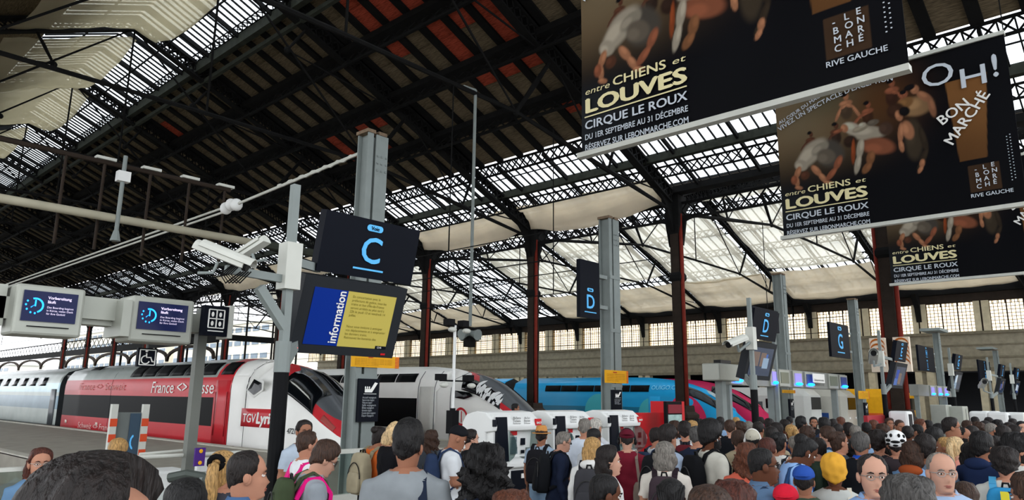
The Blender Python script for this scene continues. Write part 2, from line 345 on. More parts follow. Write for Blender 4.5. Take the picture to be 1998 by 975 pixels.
# ---- iron columns between the halls
def column(y, near):
    t = struct('trim_column', (33, y, 0)); x = 33
    b = MB(); b.box((x-.1, y-.2, 1.6), (x+.1, y+.2, 11.4)); b.box((x-.26, y-.24, 1.6), (x-.2, y+.24, 11.4)); b.box((x+.2, y-.24, 1.6), (x+.26, y+.24, 11.4))
    b.obj('shaft', IRONB, t)
    r = MB()
    for k in range(38):
        for yy in (-.17, .17): r.ell((x-.27, y+yy, 1.9+k*.25), (.02, .028, .028), 5, 3)
    r.obj('rivets', IRONB, t, kind='stuff')
    for s in ((-1,) if y > 12 else (-1, 1)): MB().tube([(x-.12, y+s*.33, .9), (x-.12, y+s*.33, 11.6)], .1, 8).obj('drain_pipe', REDP, t, smooth=True)
    b = MB(); prof = [(.62, 0), (.62, .5), (.52, .6), (.5, 1.0), (.6, 1.1), (.6, 1.25), (.45, 1.4), (.42, 1.7)]
    b.loft([[(x+sx*r_, y+sy*r_, z) for sx, sy in ((-1, -1), (1, -1), (1, 1), (-1, 1))] for r_, z in prof]); b.obj('pedestal', IRONB, t)
    b = MB(); b.loft([[(x+sx*r_, y+sy*r_, z) for sx, sy in ((-1, -1), (1, -1), (1, 1), (-1, 1))] for r_, z in [(.25, 8.0), (.33, 8.15), (.33, 8.35), (.25, 8.5), (.25, 10.5), (.38, 11.0), (.42, 12.6)]])
    for s in (-1, 1): b.prism([(x-.08, y+s*.4, 9.9), (x-.08, y+s*.4, 11.5), (x-.08, y+s*1.5, 11.5), (x-.08, y+s*.6, 11.2)], (.16, 0, 0))
    b.obj('capital', IRON, t)
for y in YT[1:]: column(y, True)
# ---- far side wall with the long row of windows
XW = 75.
wall = struct('wall_right')
MB().box((XW, -12, 4.9), (XW+.6, 118, 8.2)).obj('wall_band', STONE, wall)
for z0, z1, p in ((4.75, 5.05, .35), (5.9, 6.05, .12), (7.0, 7.12, .1), (8.0, 8.25, .3)): MB().box((XW-p, -12, z0), (XW, 118, z1)).obj('moulding', mat('#77705f', .85, 0, .15, 3, name='moulding_stone'), wall)
MB().box((XW, -12, 10.95), (XW+.6, 118, 12.9)).obj('wall_head', IRONB, wall)
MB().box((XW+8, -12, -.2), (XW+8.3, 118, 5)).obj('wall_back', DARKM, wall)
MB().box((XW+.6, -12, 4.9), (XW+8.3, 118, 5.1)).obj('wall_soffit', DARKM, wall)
piers = []; nwin = 0
for k in range(-4, 21):
    y = 16.9+5*k
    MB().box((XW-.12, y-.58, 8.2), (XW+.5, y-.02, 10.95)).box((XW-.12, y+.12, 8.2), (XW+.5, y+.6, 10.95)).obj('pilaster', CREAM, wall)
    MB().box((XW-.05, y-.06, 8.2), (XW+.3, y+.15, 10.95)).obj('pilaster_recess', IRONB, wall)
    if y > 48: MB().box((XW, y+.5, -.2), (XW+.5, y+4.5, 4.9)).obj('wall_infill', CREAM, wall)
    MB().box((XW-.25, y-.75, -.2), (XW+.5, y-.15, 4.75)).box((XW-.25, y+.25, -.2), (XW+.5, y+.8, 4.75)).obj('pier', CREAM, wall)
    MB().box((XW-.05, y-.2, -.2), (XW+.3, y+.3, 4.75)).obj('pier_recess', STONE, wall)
    if k % 2 == 0:
        b = MB(); b.prism([(XW-.15, y-.2, 9.3), (XW-.15, y-.2, 11.8), (XW-1.6, y-.2, 11.8), (XW-.5, y-.2, 10.6)], (0, .45, 0)); b.obj('roof_bracket', IRON, wall)
    # window between this pilaster and the next
    nwin += 1; wdw = struct('window_%d' % nwin); y0, y1 = y+.6, y+4.42; xg = XW+.15
    MB().box((xg, y0, 8.25), (xg+.03, y1, 10.95)).obj('glass', GLASSW, wdw)
    b = MB()
    for j in range(13): b.box((xg-.05, y0+(y1-y0)*j/12-(.05 if j % 4 == 0 else .02), 8.25), (xg, y0+(y1-y0)*j/12+(.05 if j % 4 == 0 else .02), 10.95))
    for j in range(10): b.box((xg-.05, y0, 8.25+2.7*j/9-.02), (xg, y1, 8.25+2.7*j/9+.02))
    b.obj('muntins', IRONB, wdw, kind='stuff')
    b = MB()
    for j in range(8): a = y0+(y1-y0)*(j+.5)/8; b.prism([(xg-.06, a+.24*math.cos(t), 10.95-.26+.26*math.sin(t)) for t in np.linspace(0, math.pi, 6)], (.01, 0, 0)) if False else b.box((xg-.06, a-.03, 10.6), (xg-.05, a+.03, 10.95))
    b.obj('window_head', IRONB, wdw, kind='stuff')
    MB().box((xg-.3, y0-.05, 8.1), (xg+.1, y1+.05, 8.27)).obj('window_sill', STONE, wdw)
# pale beige block across the street behind the windows
MB().box((XW+22, -60, 0), (XW+24, 130, 9)).obj('wall_street_building', mat('#c8ad86', .9, 0, .2, .5, name='street_facade'))['kind'] = 'structure'
# ---- arcade of posts beyond the hall end, and buildings behind it
arc = struct('trim_side_arcade')
pys = [85.5, 99.1, 112.5, 126.5, 141, 155.4, 170.2, 185]
for i, y in enumerate(pys):
    b = MB(); b.tube([(40, y, -1.2), (40, y, 6)], [.42, .36], 8)
    if i < len(pys)-1:
        y2 = pys[i+1]; pts = [(39.9, y+(y2-y)*(.5-.5*math.cos(t)), 6.2+1.7*math.sin(t)**.7) for t in np.linspace(0, math.pi, 13)]
        for a, c_ in zip(pts[:-1], pts[1:]): b.bar(a, c_, .3, .35)
    b.obj('arcade_post', IRONB, arc)
b = MB(); b.bar((40, 85, 8.6), (40, 190, 8.6), .4, .9); lattice(b, (40, 85, 10.6), (40, 190, 10.6), 1.6, (0, 0, -1), 2, .12, .2); b.obj('arcade_girder', IRON, arc, kind='stuff')
b = MB(); b.box((40, 118.5, 11), (75, 119, 12)); 
for i in range(9): b.bar((36+5*i, 119, 6), (36+5*i, 119, 13+(20-abs(i*5-18))*.4), .25, .25)
b.obj('gable_frame', IRON, arc, kind='stuff')
def far_building(name, label, x, y0, y1, z1, m, floors, nw, gm, dz=3.1):
    t = thing(name, label, 'building', (x, (y0+y1)/2, -1.2))
    MB().box((x, y0, -1.2), (x+14, y1, z1)).obj('walls', m, t)
    MB().box((x-.4, y0-.4, z1), (x+14.4, y1+.4, z1+.5)).obj('roof_slab', STEELW, t)
    wm = MB().box((-.12, -(y1-y0)/nw*.36, -.75), (0, (y1-y0)/nw*.36, .75)).mesh('window', gm)
    for f in range(floors):
        for i in range(nw): inst(wm, 'window', t, (x-.02, y0+(y1-y0)*(i+.5)/nw, z1-1.9-dz*f))
    return t
BW = mat('#7d8d9a', .25, 0, .1, 1, name='far_window_glass'); BCR = mat('#e9e3d2', .9, 0, .05, .3, name='pale_render')
far_building('apartment_building', 'cream apartment block with long window rows seen through the side arcade', 110, 275, 400, 28, BCR, 6, 20, BW, 4.2)
far_building('office_building', 'pale white office block at the far left end of the arcade', 90, 400, 500, 14, mat('#f0efe9', .9, 0, .03, .3), 3, 10, BW, 4)
far_building('apartment_building.001', 'cream block behind the first train, nearest the wheelchair sign', 110, 200, 268, 24, BCR, 5, 12, BW, 4.2)
# ================================================================ TRAINS
NT = [(0, .3), (.15, .5), (.5, .8), (1.3, 1.5), (2.2, 2.15), (3.2, 2.75), (4.3, 3.12), (6, 3.45), (8, 3.62), (11, 3.66)]
NW_ = [(0, .35), (.15, .6), (.5, .85), (1.3, 1.12), (2.5, 1.3), (4, 1.4), (6, 1.45), (11, 1.45)]
ZB = -.42
def smooth_interp(x, tab):
    xs = [a for a, _ in tab]; ys = [b for _, b in tab]
    e = .25; return float((np.interp(x-e, xs, ys)+2*np.interp(x, xs, ys)+np.interp(x+e, xs, ys))/4) if x > .5 else float(np.interp(x, xs, ys))
class Train:
    def __init__(s, xc, yn, name, label, cat='train'):
        s.xc = xc; s.yn = yn; s.t = thing(name, label, cat, (xc, yn+12, -1.05)); s.nose = True
    def top(s, y): return smooth_interp(y-s.yn, NT)
    def W(s, y): return smooth_interp(y-s.yn, NW_)
    def shape(s, q): return (.97 if q < .03 else 1.) if q < .64 else max(0, 1-((q-.64)/.36)**2.3)**(1/2.3)
    def pt(s, y, q, side=-1, off=0):
        tp = s.top(y); z = ZB+(tp-ZB)*q; n = 0 if q < .64 else (q-.64)/.36
        return (s.xc+side*(s.W(y)*s.shape(q)+off*(1-.6*n**3)), y-(off*.3 if y-s.yn < 6 else 0), z+off*n)
    def q(s, y, z): return min(1, max(0, (z-ZB)/(s.top(y)-ZB)))
    def body(s, ys, breaks, mats, matf, name='body'):
        """breaks: list of functions y->z giving the colour edges; matf(ymid,k) -> material index"""
        b = MB(); sub = 3; st = []
        for y in ys:
            qs = [s.q(y, f(y)) for f in breaks]; row = []
            for a, c in zip(qs[:-1], qs[1:]):
                for i in range(sub): row.append(a+(c-a)*i/sub)
            row.append(qs[-1]); left = [s.pt(y, v, -1) for v in row]; right = [s.pt(y, v, 1) for v in row[:-1]][::-1]
            st.append(left+right)
        n = len(st[0]); K = (len(breaks)-1)*sub
        b.v = [tuple(p) for r in st for p in r]
        for i in range(len(ys)-1):
            for k in range(n):
                k2 = (k+1) % n; b.f.append((i*n+k, (i+1)*n+k, (i+1)*n+k2, i*n+k2)); kk = k if k < K else (2*K-1-k if k < 2*K else 0)
                b.m.append(matf((ys[i]+ys[i+1])/2, max(0, kk)//sub))
        b.f += [tuple(range(n)), tuple(reversed([(len(ys)-1)*n+k for k in range(n)]))]; b.m += [0, 0]
        return b.obj(name, mats, s.t, smooth=True)
    def patch(s, name, m, y0, y1, z0, z1, off=.02, ny=4, nz=3, useq=False, slant=0, side=-1, label=None):
        b = MB(); P = []
        for i in range(ny+1):
            for j in range(nz+1):
                y = y0+(y1-y0)*i/ny; v = j/nz; y += slant*v
                z = z0+(z1-z0)*v; qq = z if useq else s.q(y, z); P.append(s.pt(y, min(qq, 1), side, off))
        b.add(P, [(i*(nz+1)+j, i*(nz+1)+j+1, (i+1)*(nz+1)+j+1, (i+1)*(nz+1)+j) for i in range(ny) for j in range(nz)])
        o = b.obj(name, m, s.t, smooth=True, label=label); md = o.modifiers.new('thick', 'SOLIDIFY'); md.thickness = .02; md.offset = -1; return o
    def fan(s, name, m, P, off):
        c = (sum(y for y, z in P)/len(P), sum(z for y, z in P)/len(P)); b = MB(); n = len(P); Q = [c]+[(c[0]+(y-c[0])*.5, c[1]+(z-c[1])*.5) for y, z in P]+list(P)
        b.add([s.pt(y, s.q(y, z), -1, off) for y, z in Q], [(0, 1+k, 1+(k+1) % n) for k in range(n)]+[(1+k, 1+n+k, 1+n+(k+1) % n, 1+(k+1) % n) for k in range(n)])
        return b.obj(name, m, s.t)
    def disc(s, name, m, yc, zc, r, r0=0, off=.03, label=None, zmin=None):
        b = MB(); n = 28; P = []
        for rr in (r0, r):
            for k in range(n):
                a = 2*math.pi*k/n; z = zc+rr*math.sin(a)
                if zmin is not None: z = max(z, zmin)
                P.append(s.pt(yc+rr*math.cos(a), s.q(yc, z), -1, off))
        b.add(P, [(k, (k+1) % n, n+(k+1) % n, n+k) for k in range(n)]); return b.obj(name, m, s.t, label=label)
    def txt(s, st, size, m, ystart, z, **kw):
        return text(st, size, m, (0, 0, 0), (0, -1, 0), (0, 0, 1), s.t, fn=lambda a, b: s.pt(ystart-a, s.q(ystart-a, z+b), -1, .035), **kw)
    def bogie(s, y):
        b = MB(); 
        for yy in (y-1.5, y+1.5):
            for sx in (-1, 1): b.tube([(s.xc+sx*.78, yy, -.6), (s.xc+sx*.66, yy, -.6)], .46, 14)
        b.box((s.xc-1.1, y-2.1, -.75), (s.xc+1.1, y+2.1, -.35)); b.obj('bogie', DARKM, s.t)
TW = mat('#f6f6f2', .3, 0, .03, 1, name='train_white'); TR = mat('#c6323a', .3, 0, .04, 1, name='train_red'); TG = mat('#5b5f63', .3, .1, .05, 1, name='train_grey'); TBK = mat('#08090b', .5, 0, .05, 1, name='train_black', spec=.06); TSIL = mat('#aeb6b2', .25, .3, .08, 1, name='train_silver'); TBL = mat('#1c93c8', .3, 0, .03, 1, name='train_blue'); TBL2 = mat('#1a6c8c', .3, 0, .03, 1, name='train_deep_blue'); TEAL = mat('#43a5b0', .35, 0, .03, 1, name='train_teal'); TPK = mat('#c12a55', .3, 0, .03, 1, name='train_magenta'); TDK = mat('#232629', .6, 0, .1, 3, name='underframe')
WSH = mat('#0a0e12', .12, 0, 0, name='windscreen_glass', spec=.25)
def ysta(yn, ye): return [yn+v for v in (0, .08, .15, .3, .5, .75, 1, 1.3, 1.6, 2, 2.4, 2.8, 3.2, 3.7, 4.2, 4.8, 5.4, 6, 7, 8, 9.5, 11)]+[ye]
def cstz(z): return lambda y: z
def clampz(T, f): return lambda y: min(f(y), T.top(y))
# --- red and white train
T = Train(16.65, 22.8, 'high_speed_train', 'red and white high speed train with a black window band and pointed dark nose')
zl = lambda y: .55+(y-22.8)*.60 if y < 29.2 else 9
br = [cstz(ZB), lambda y: min(-.25, T.top(y)), lambda y: min(zl(y)-.32, 9) if y < 29.2 else .58, lambda y: min(zl(y), 9) if y < 29.2 else 1.85, lambda y: 9 if y < 29.2 else 2.75, lambda y: 9]
br = [clampz(T, f) for f in br]
def mf(y, k):
    if k == 0: return 4 if y > 29 else 0
    if y < 29.2: return [0, 0, 1, 2, 2][k]
    if y < 30.6: return 0
    if y > 32.2: return [4, 1, 3, 1, 5][k]
    return [4, 1, 1, 1, 1][k]
ys = sorted(set(ysta(22.8, 53.2)+[29.19, 29.21, 30.6, 32.2, 34, 38, 42, 46, 50]))
T.body(ys, br, [TW, TR, TG, TBK, TDK, TSIL], mf)
T.patch('cab_roof', TW, 29.2, 30.6, 2.75, 3.6, .004, 3, 5)
T.patch('windscreen', WSH, 24.5, 26.5, .76, .999, .03, 6, 8, True, slant=.3); T.patch('windscreen', WSH, 24.5, 26.5, .76, .999, .03, 6, 8, True, slant=.3, side=1)
T.patch('wiper', STEELW, 24.9, 26.2, .88, .893, .06, 5, 1, True, slant=.2)
T.patch('headlamp', mat('#a8504c', .15, 0, 0), 23.5, 24.1, .78, .88, .02, 4, 3, True)
T.fan('cab_window_surround', mat('#dfe0dc', .4, 0, 0), [(29.2, 2.17), (28.85, 2.74), (27.98, 2.53), (27.87, 2.16), (28.55, 1.86)], .02); T.fan('cab_window', WSH, [(29.05, 2.18), (28.75, 2.62), (28.1, 2.45), (28.0, 2.2), (28.55, 1.98)], .045)
for y0, y1 in ((30.75, 32.05),): T.patch('door', TR, y0, y1, -.2, 2.6, .03); 
for y in (30.85, 31.9): T.patch('door_rail', mat('#a3242c', .3, 0, 0), y-.03, y+.03, .2, 2.1, .07, 2, 4)
for y in (29.22, 30.62, 45.0): T.patch('panel_joint', TDK, y-.015, y+.015, -.2, 3.4, .006, 1, 10)
for i in range(6): T.patch('upper_window', TBK, 32.45+1.72*i, 32.45+1.72*i+1.6, 2.86, 3.42, .02)
T.patch('upper_window', TBK, 30.75, 31.9, 2.86, 3.42, .02)
T.patch('roof_vent', TBK, 48.6, 50.2, 3.35, 3.6, .02)
T.patch('logo_panel', TR, 26.6, 29.45, .68, 1.42, .025)
T.txt('TGV', .5, WHITE, 29.3, .86, bold=.015, width=1.05, shear=.12); T.txt('Lyria', .62, WHITE, 28.2, .84, bold=.05, width=1.35, shear=.15)
T.txt('France <> Suisse', .82, WHITE, 39.3, 2.02, bold=.0, width=7.0, shear=.12); T.txt('Schweiz <> France', .5, mat('#e8b9b4', .5, 0, 0), 49.8, -.1, width=5.6, shear=.12)
T.txt('4721', .3, BLACK, 25.9, .52, bold=.01, shear=.15)
T.txt('France <> Schweiz', .6, mat('#dc7a74', .5, 0, 0), 50.5, 2.15, width=7.5, shear=.12)
for y in (41.2, 46.5, 52): T.patch('hatch', mat('#d9c9bd', .4, 0, 0), y, y+.35, .1, .3, .02, 1, 1)
for y in (33, 46.5): T.bogie(y)
T.bogie(27)
# its silver double-deck coach behind
def coach(T, y0, y1, mats, name='coach', low=True):
    br2 = [cstz(z) for z in (ZB, -.1, .9, 1.75, 2.0, 2.6, 9)]; 
    o = T.body([y0, y0+.4]+list(np.linspace(y0+1, y1, 8)), [clampz(T, f) for f in br2], mats, lambda y, k: k if k < len(mats) else 0, name)
    for i in range(int((y1-y0)/2.4)-1):
        ya = y0+3.2+2.4*i
        T.patch('coach_window', WSH, ya, ya+1.75, 2.42, 2.98, .025, 2, 4); low and T.patch('coach_window', WSH, ya, ya+1.5, .75, 1.35, .02, 2, 3)
    T.patch('coach_door', TG, y0+.6, y0+1.7, -.1, 2.2, .03)
    MB().box((T.xc-1.15, y0-1.3, -.5), (T.xc+1.15, y0+.2, 3.1)).obj('gangway', BLACK, T.t); T.bogie(y0+2.2)
coach(T, 54.3, 78, [TDK, TSIL, mat('#7f939f', .2, .4, .1, 1, name='coach_blue_grey'), TSIL, mat('#a9c1c9', .2, .3, .1, 1), TSIL], low=False)
coach(T, 79.3, 104, [TDK, TSIL, mat('#7f939f', .2, .4, .1, 1), TSIL, TSIL, TSIL])
# --- white train with the round red mark
T2 = Train(26.65, 22.2, 'high_speed_train', 'white high speed train with a red-edged dark nose and a red ring on its flank')
zl2 = lambda y: .55+(y-22.2)*.60 if y < 28.4 else 9
br = [clampz(T2, f) for f in [cstz(ZB), lambda y: -.2, lambda y: zl2(y)-.22 if y < 28.4 else .35, lambda y: zl2(y) if y < 28.4 else 1.9, lambda y: 9 if y < 28.4 else 2.62, lambda y: 9]]
T2.body(sorted(set(ysta(22.2, 52)+[28.39, 28.41, 29.9, 34, 40])), br, [TW, TR, TG, TBK, TDK, mat('#c9c9c2', .35, 0, .05, 1)], lambda y, k: (0 if y < 29.9 else 4) if k == 0 else ([0, 0, 1, 2, 2][k] if y < 28.4 else (0 if y < 29.9 else [4, 5, 3, 0, 0][k])))
for sd in (-1, 1): T2.patch('windscreen', WSH, 24.1, 26.6, .78, .95, .02, 6, 5, True, slant=.2, side=sd)
for i in range(7): T2.patch('upper_window', TBK, 30.2+1.75*i, 31.85+1.75*i, 2.74, 3.2, .02)
T2.patch('headlamp', mat('#d9c9c6', .15, 0, 0), 22.7, 23.5, .7, .85, .02, 4, 3, True)
T2.fan('cab_window', WSH, [(27.0, 2.3), (26.0, 2.2), (25.75, 2.02), (26.3, 1.88), (27.0, 1.95)], .045)
T2.disc('ring_mark', TR, 26.48, 1.03, .45, .33, label='red ring mark on the white flank'); T2.patch('ring_bar', TR, 26.46, 26.5, .75, 1.3, .03, 1, 2)
T2.patch('door', mat('#dcdcd6', .3, 0, .02), 28.6, 29.7, -.1, 2.5, .03)
for y in (28.5, 29.8, 27.3): T2.patch('panel_joint', TG, y-.015, y+.015, -.2, 3.3, .035, 1, 8)
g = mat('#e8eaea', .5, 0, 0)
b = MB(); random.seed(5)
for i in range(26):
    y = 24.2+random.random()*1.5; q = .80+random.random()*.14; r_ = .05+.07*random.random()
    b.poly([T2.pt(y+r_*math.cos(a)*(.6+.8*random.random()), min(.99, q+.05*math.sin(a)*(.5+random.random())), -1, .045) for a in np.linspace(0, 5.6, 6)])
b.obj('painted_windscreen_reflections', g, T2.t, kind='stuff')  # loose white shapes painted over the glass as its reflections
T2.bogie(26.5); T2.bogie(34); T2.bogie(48)
coach(T2, 53.2, 78, [TDK, mat('#c9c9c2', .35, 0, .05, 1), TBK, TW, TW, TW])
# --- blue train
T3 = Train(48.2, 21.9, 'high_speed_train', 'bright blue high speed train with pale teal and magenta discs behind the ticket kiosks')
br = [clampz(T3, f) for f in [cstz(ZB), cstz(-.1), cstz(1.4), cstz(2.3), lambda y: (.75+(y-21.9)*.62 if y < 27.2 else 3.9), cstz(9)]]
T3.body(sorted(set(ysta(21.9, 42.6)+[27.19, 27.21, 29])), br, [TBL, TBL2, mat('#9fb0b4', .3, .1, .03, 1), TDK], lambda y, k: 3 if k == 0 else (1 if k == 1 and y > 29 else (2 if k == 4 and y < 27.2 else 0)))
for sd in (-1, 1): T3.patch('windscreen', WSH, 23.6, 26.2, .78, .95, .02, 6, 5, True, slant=.2, side=sd)
for i in range(6): T3.patch('upper_window', TBK, 29.0+1.68*i, 30.62+1.68*i, 2.52, 3.0, .02)
T3.disc('painted_disc', TEAL, 33.5, 1.0, 1.35, 0, zmin=-.1, off=.05, label='pale teal painted disc'); T3.disc('painted_disc', TEAL, 28.6, .8, 1.3, 0, zmin=-.1, label='pale teal painted disc near the door')
T3.disc('painted_disc', TPK, 25.85, .9, 1.4, 0, zmin=-.2, label='magenta painted disc')
T3.patch('door', TBL, 28.0, 29.0, 0, 2.2, .045)
T3.txt('OUIGO.COM', .42, mat('#6fbfe0', .5, 0, 0), 28.8, 2.68, bold=.02, width=2.6)
T3.bogie(26); T3.bogie(33)
coach(T3, 43.9, 68, [TDK, TBL2, TBL, TBL, TBL, TBL])
# --- magenta train on the next track
T4 = Train(52.2, 21.5, 'high_speed_train', 'magenta high speed train nose showing just past the blue train')
br = [clampz(T4, f) for f in [cstz(ZB), cstz(-.1), cstz(1.6), lambda y: 9, lambda y: 9]]
T4.body(ysta(21.5, 46), br, [TPK, TDK, TG], lambda y, k: 1 if k == 0 else 0)
for sd in (-1, 1): T4.patch('windscreen', WSH, 23.0, 26, .78, .95, .02, 6, 5, True, slant=.2, side=sd)
T4.patch('side_window', TBK, 25.2, 27.4, 1.5, 2.1, .02); T4.bogie(27)
# --- trains on the far tracks (right)
def suburban(name, label, xc, yn, L, mw, mb, mc):
    t = thing(name, label, 'train', (xc, yn+6, -1.05)); b = MB()
    b.loft([[(xc+sx*hw, yn+dy, z) for sx, z in ((-1, -.4), (-1, 2.4), (-.8, zt), (.8, zt), (1, 2.4), (1, -.4))] for dy, hw, zt in ((0, 1.15, 2.5), (.5, 1.4, 2.9), (1.5, 1.45, 3.1), (L, 1.45, 3.1))]); b.obj('body', mw, t)
    MB().box((xc-1.47, yn+1.5, .2), (xc+1.47, yn+L-.2, 1.0)).obj('side_band', mb, t)
    wm = MB().box((-.02, -.7, -.4), (.02, .7, .4)).mesh('side_window', WSH)
    for i in range(int(L/3)-1): inst(wm, 'side_window', t, (xc-1.47, yn+3+3*i, 1.75))
    wm = MB().box((-.02, -.5, -1.0), (.02, .5, 1.0)).mesh('door', mc)
    for i in range(int(L/8)): inst(wm, 'door', t, (xc-1.48, yn+4.5+8*i, .9))
    MB().box((xc-1.05, yn-.04, 1.3), (xc+1.05, yn+.1, 2.3)).obj('windscreen', WSH, t)
    for s_ in (-1, 1): MB().ell((xc+s_*.8, yn-.02, .6), (.14, .05, .1), 8, 6).obj('headlamp', WHITEP, t)
    MB().box((xc-1.2, yn+1, -1.0), (xc+1.2, yn+L-1, -.4)).obj('underframe', TDK, t)
suburban('regional_train', 'white and blue-grey regional train standing behind the far ticket gates', 62.5, 22.5, 40, mat('#c4c6c2', .35, 0, .05, 1), mat('#8fa3b0', .3, 0, .05, 1), TG)
suburban('regional_train', 'white locomotive-like train with dark door at the far platforms near the yellow one', 66.2, 20.8, 30, mat('#b4b2a8', .35, 0, .05, 1), mat('#2c4a86', .3, 0, .05, 1), TBK)
suburban('maintenance_train', 'yellow and orange works train partly hidden behind the poster-wrapped column', 70.6, 17.2, 5, YEL, mat('#d8622a', .4, 0, .1, 2), TBK)
# ================================================================ STATION FURNITURE
NX = (0, 0, 0)
EX = V(1, 0, 0); EYm = V(0, -1, 0); EZ = V(0, 0, 1)
def letter_sign(parent, x0, x1, y, z0, z1, letter, tilt=0, th=.1, pill=True, zl=None, sz=.42, plain=False):
    """navy panel facing the concourse (-Y), leaning so its top is nearer"""
    H = z1-z0; up = unit(V(0, -tilt, H)); nrm = np.cross(EX, up); o = V((x0+x1)/2, y, z0)
    def p(a, b, c=0): return o+EX*a+up*b+nrm*c
    W2 = (x1-x0)/2; L = np.linalg.norm(V(0, -tilt, H))
    b = MB(); q = [p(-W2, 0), p(W2, 0), p(W2, L), p(-W2, L)]; b.prism(q, -nrm*th); b.obj('sign_panel', NAVY, parent)
    n = len(letter); 
    for i, ch in enumerate(letter):
        h = L/n; b0 = L-(i+1)*h; tall = h > 3.0*W2; s = h*.34 if tall else min(h*.62, W2*1.9); bs = b0+(.165*h if tall else .27*min(h, s*1.75))
        text(ch, s, CYAN, p(0, bs, .01), EX, up, parent, bold=.018, align='CENTER')
        b = MB(); bw = s*.5; ub = bs-s*.22; b.poly([p(-bw, ub, .01), p(bw, ub, .01), p(bw, ub+s*.05, .01), p(-bw, ub+s*.05, .01)]); b.obj('underline', CYAN, parent)
        if pill:
            b = MB(); r_ = s*.09; c0 = bs+s*.95; ww = s*.18
            b.poly([p(ww*sx+r_*math.cos(t), c0+r_*math.sin(t), .01) for sx, ts in ((1, np.linspace(-1.57, 1.57, 6)), (-1, np.linspace(1.57, 4.71, 6))) for t in ts]); b.obj('pill_label', CYAN, parent)
            if W2 > .4: text('Voie', r_*1.6, NAVY, p(0, c0-r_*.55, .014), EX, up, parent, align='CENTER', bold=.02)
    return p
def screen_panel(parent, x0, x1, y, z0, z1, tilt, kind, seed=0):
    H = z1-z0; up = unit(V(0, -tilt, H)); nrm = np.cross(EX, up); o = V((x0+x1)/2, y, z0); L = np.linalg.norm(V(0, -tilt, H)); W2 = (x1-x0)/2
    def p(a, b, c=0): return o+EX*a+up*b+nrm*c
    b = MB(); b.prism([p(-W2, 0), p(W2, 0), p(W2, L), p(-W2, L)], -nrm*.2); b.obj('screen_casing', mat('#26292d', .5, 0, .05, 3), parent)
    def rect(a0, a1, b0, b1, m, nm, c=.008): MB().poly([p(a0, b0, c), p(a1, b0, c), p(a1, b1, c), p(a0, b1, c)]).obj(nm, m, parent)
    i = W2*.80; j0, j1 = L*.12, L*.86
    if kind == 'info':
        m1 = mat('#0b2878', .3, 0, 0, emit=.12); m2 = mat('#a3964a', .3, 0, 0, emit=.16)
        rect(-i, -i*.22, j0, j1, m1, 'screen_blue_half'); rect(-i*.22, i, j0, j1, m2, 'screen_yellow_half')
        text('information', .17, WHITE, p(-i*.28, j0+.03, .012), up, -EX, parent, bold=.02, width=(j1-j0)*.93)
        tm = mat('#6b6420', .5, 0, 0)
        for k, s_ in enumerate(('En concertation avec la', 'préfecture de police, tous les', "trains et bus d'Île-de-France", 'seront arrêtés au plus tard à', '22h le jeudi 13 et vendredi 14', 'juillet.', '', '', 'Nous vous invitons à anticiper', 'vos déplacements et à emprunter', 'les derniers trains.', 'Retrouvez les horaires des')):
            if s_: text(s_, .046, tm, p(-i*.10, j1-.075-k*.048, .012), EX, up, parent, name='notice_line')
        rect(i*.72, i, j0, j0+.04, NAVY, 'clock_tab', .011); text('12:46', .035, WHITE, p(i*.76, j0+.008, .014), EX, up, parent)
        rect(i*.9, i*1.02, .035, .06, RED, 'maker_badge', .011); MB().ell(p(-W2*.88, .06, .01), (.012, .012, .012), 8, 6).obj('status_light', mat('#ff4030', .4, 0, 0, emit=2), parent)
    else:
        rnd = random.Random(seed); rect(-i, i, j0, j1, mat('#20304a', .1, 0, 0, emit=.1, spec=.8), 'screen')
        for k in range(4):
            a = -i+rnd.random()*i*1.2; bb_ = j0+rnd.random()*(j1-j0)*.5
            rect(a, min(i, a+.25+.2*rnd.random()), bb_, min(j1, bb_+.2+.25*rnd.random()), mat(rnd.choice(['#7f93a6', '#3d5a96', '#b8c4cc', '#27408f', '#6a5a52']), .2, 0, 0, emit=.15), 'screen_picture', .009+.001*k)
def cctv(parent_label, p, d, L=.55, r=.075, group=None, to=None):
    """wall camera in a white weather housing at p pointing along d"""
    p = V(*p); d = unit(d); t = thing('security_camera', parent_label, 'camera', p)
    u = unit(V(0, 0, 1)-d*d[2]); s_ = np.cross(d, u)
    def P(a, b, c): return p+d*a+s_*b+u*c
    prof = [(math.cos(a), math.sin(a)) for a in np.linspace(-.35, math.pi+.35, 9)]
    b = MB(); b.loft([[P(a, r*x, r*y*1.0) for x, y in prof] for a in (-L*.5, L*.42)]); b.obj('housing', STEELW, t, smooth=False)
    b = MB(); b.loft([[P(a, r*1.12*x, r*1.12*y+.008) for x, y in prof[1:-1]] for a in (-L*.4, L*.55)], close=False); o = b.obj('sun_hood', STEELW, t); md = o.modifiers.new('t', 'SOLIDIFY'); md.thickness = .008
    MB().tube([P(L*.40, 0, .01), P(L*.47, 0, .01)], r*.72, 12).obj('lens_window', BLACK, t)
    MB().tube([P(-.02, 0, -r*.7), P(-.02, 0, -r*2.2), P(-.16, 0, -r*2.9) if to is None else V(*to)], .018 if to is None else .035, 6).obj('bracket', STEEL, t)
    return t
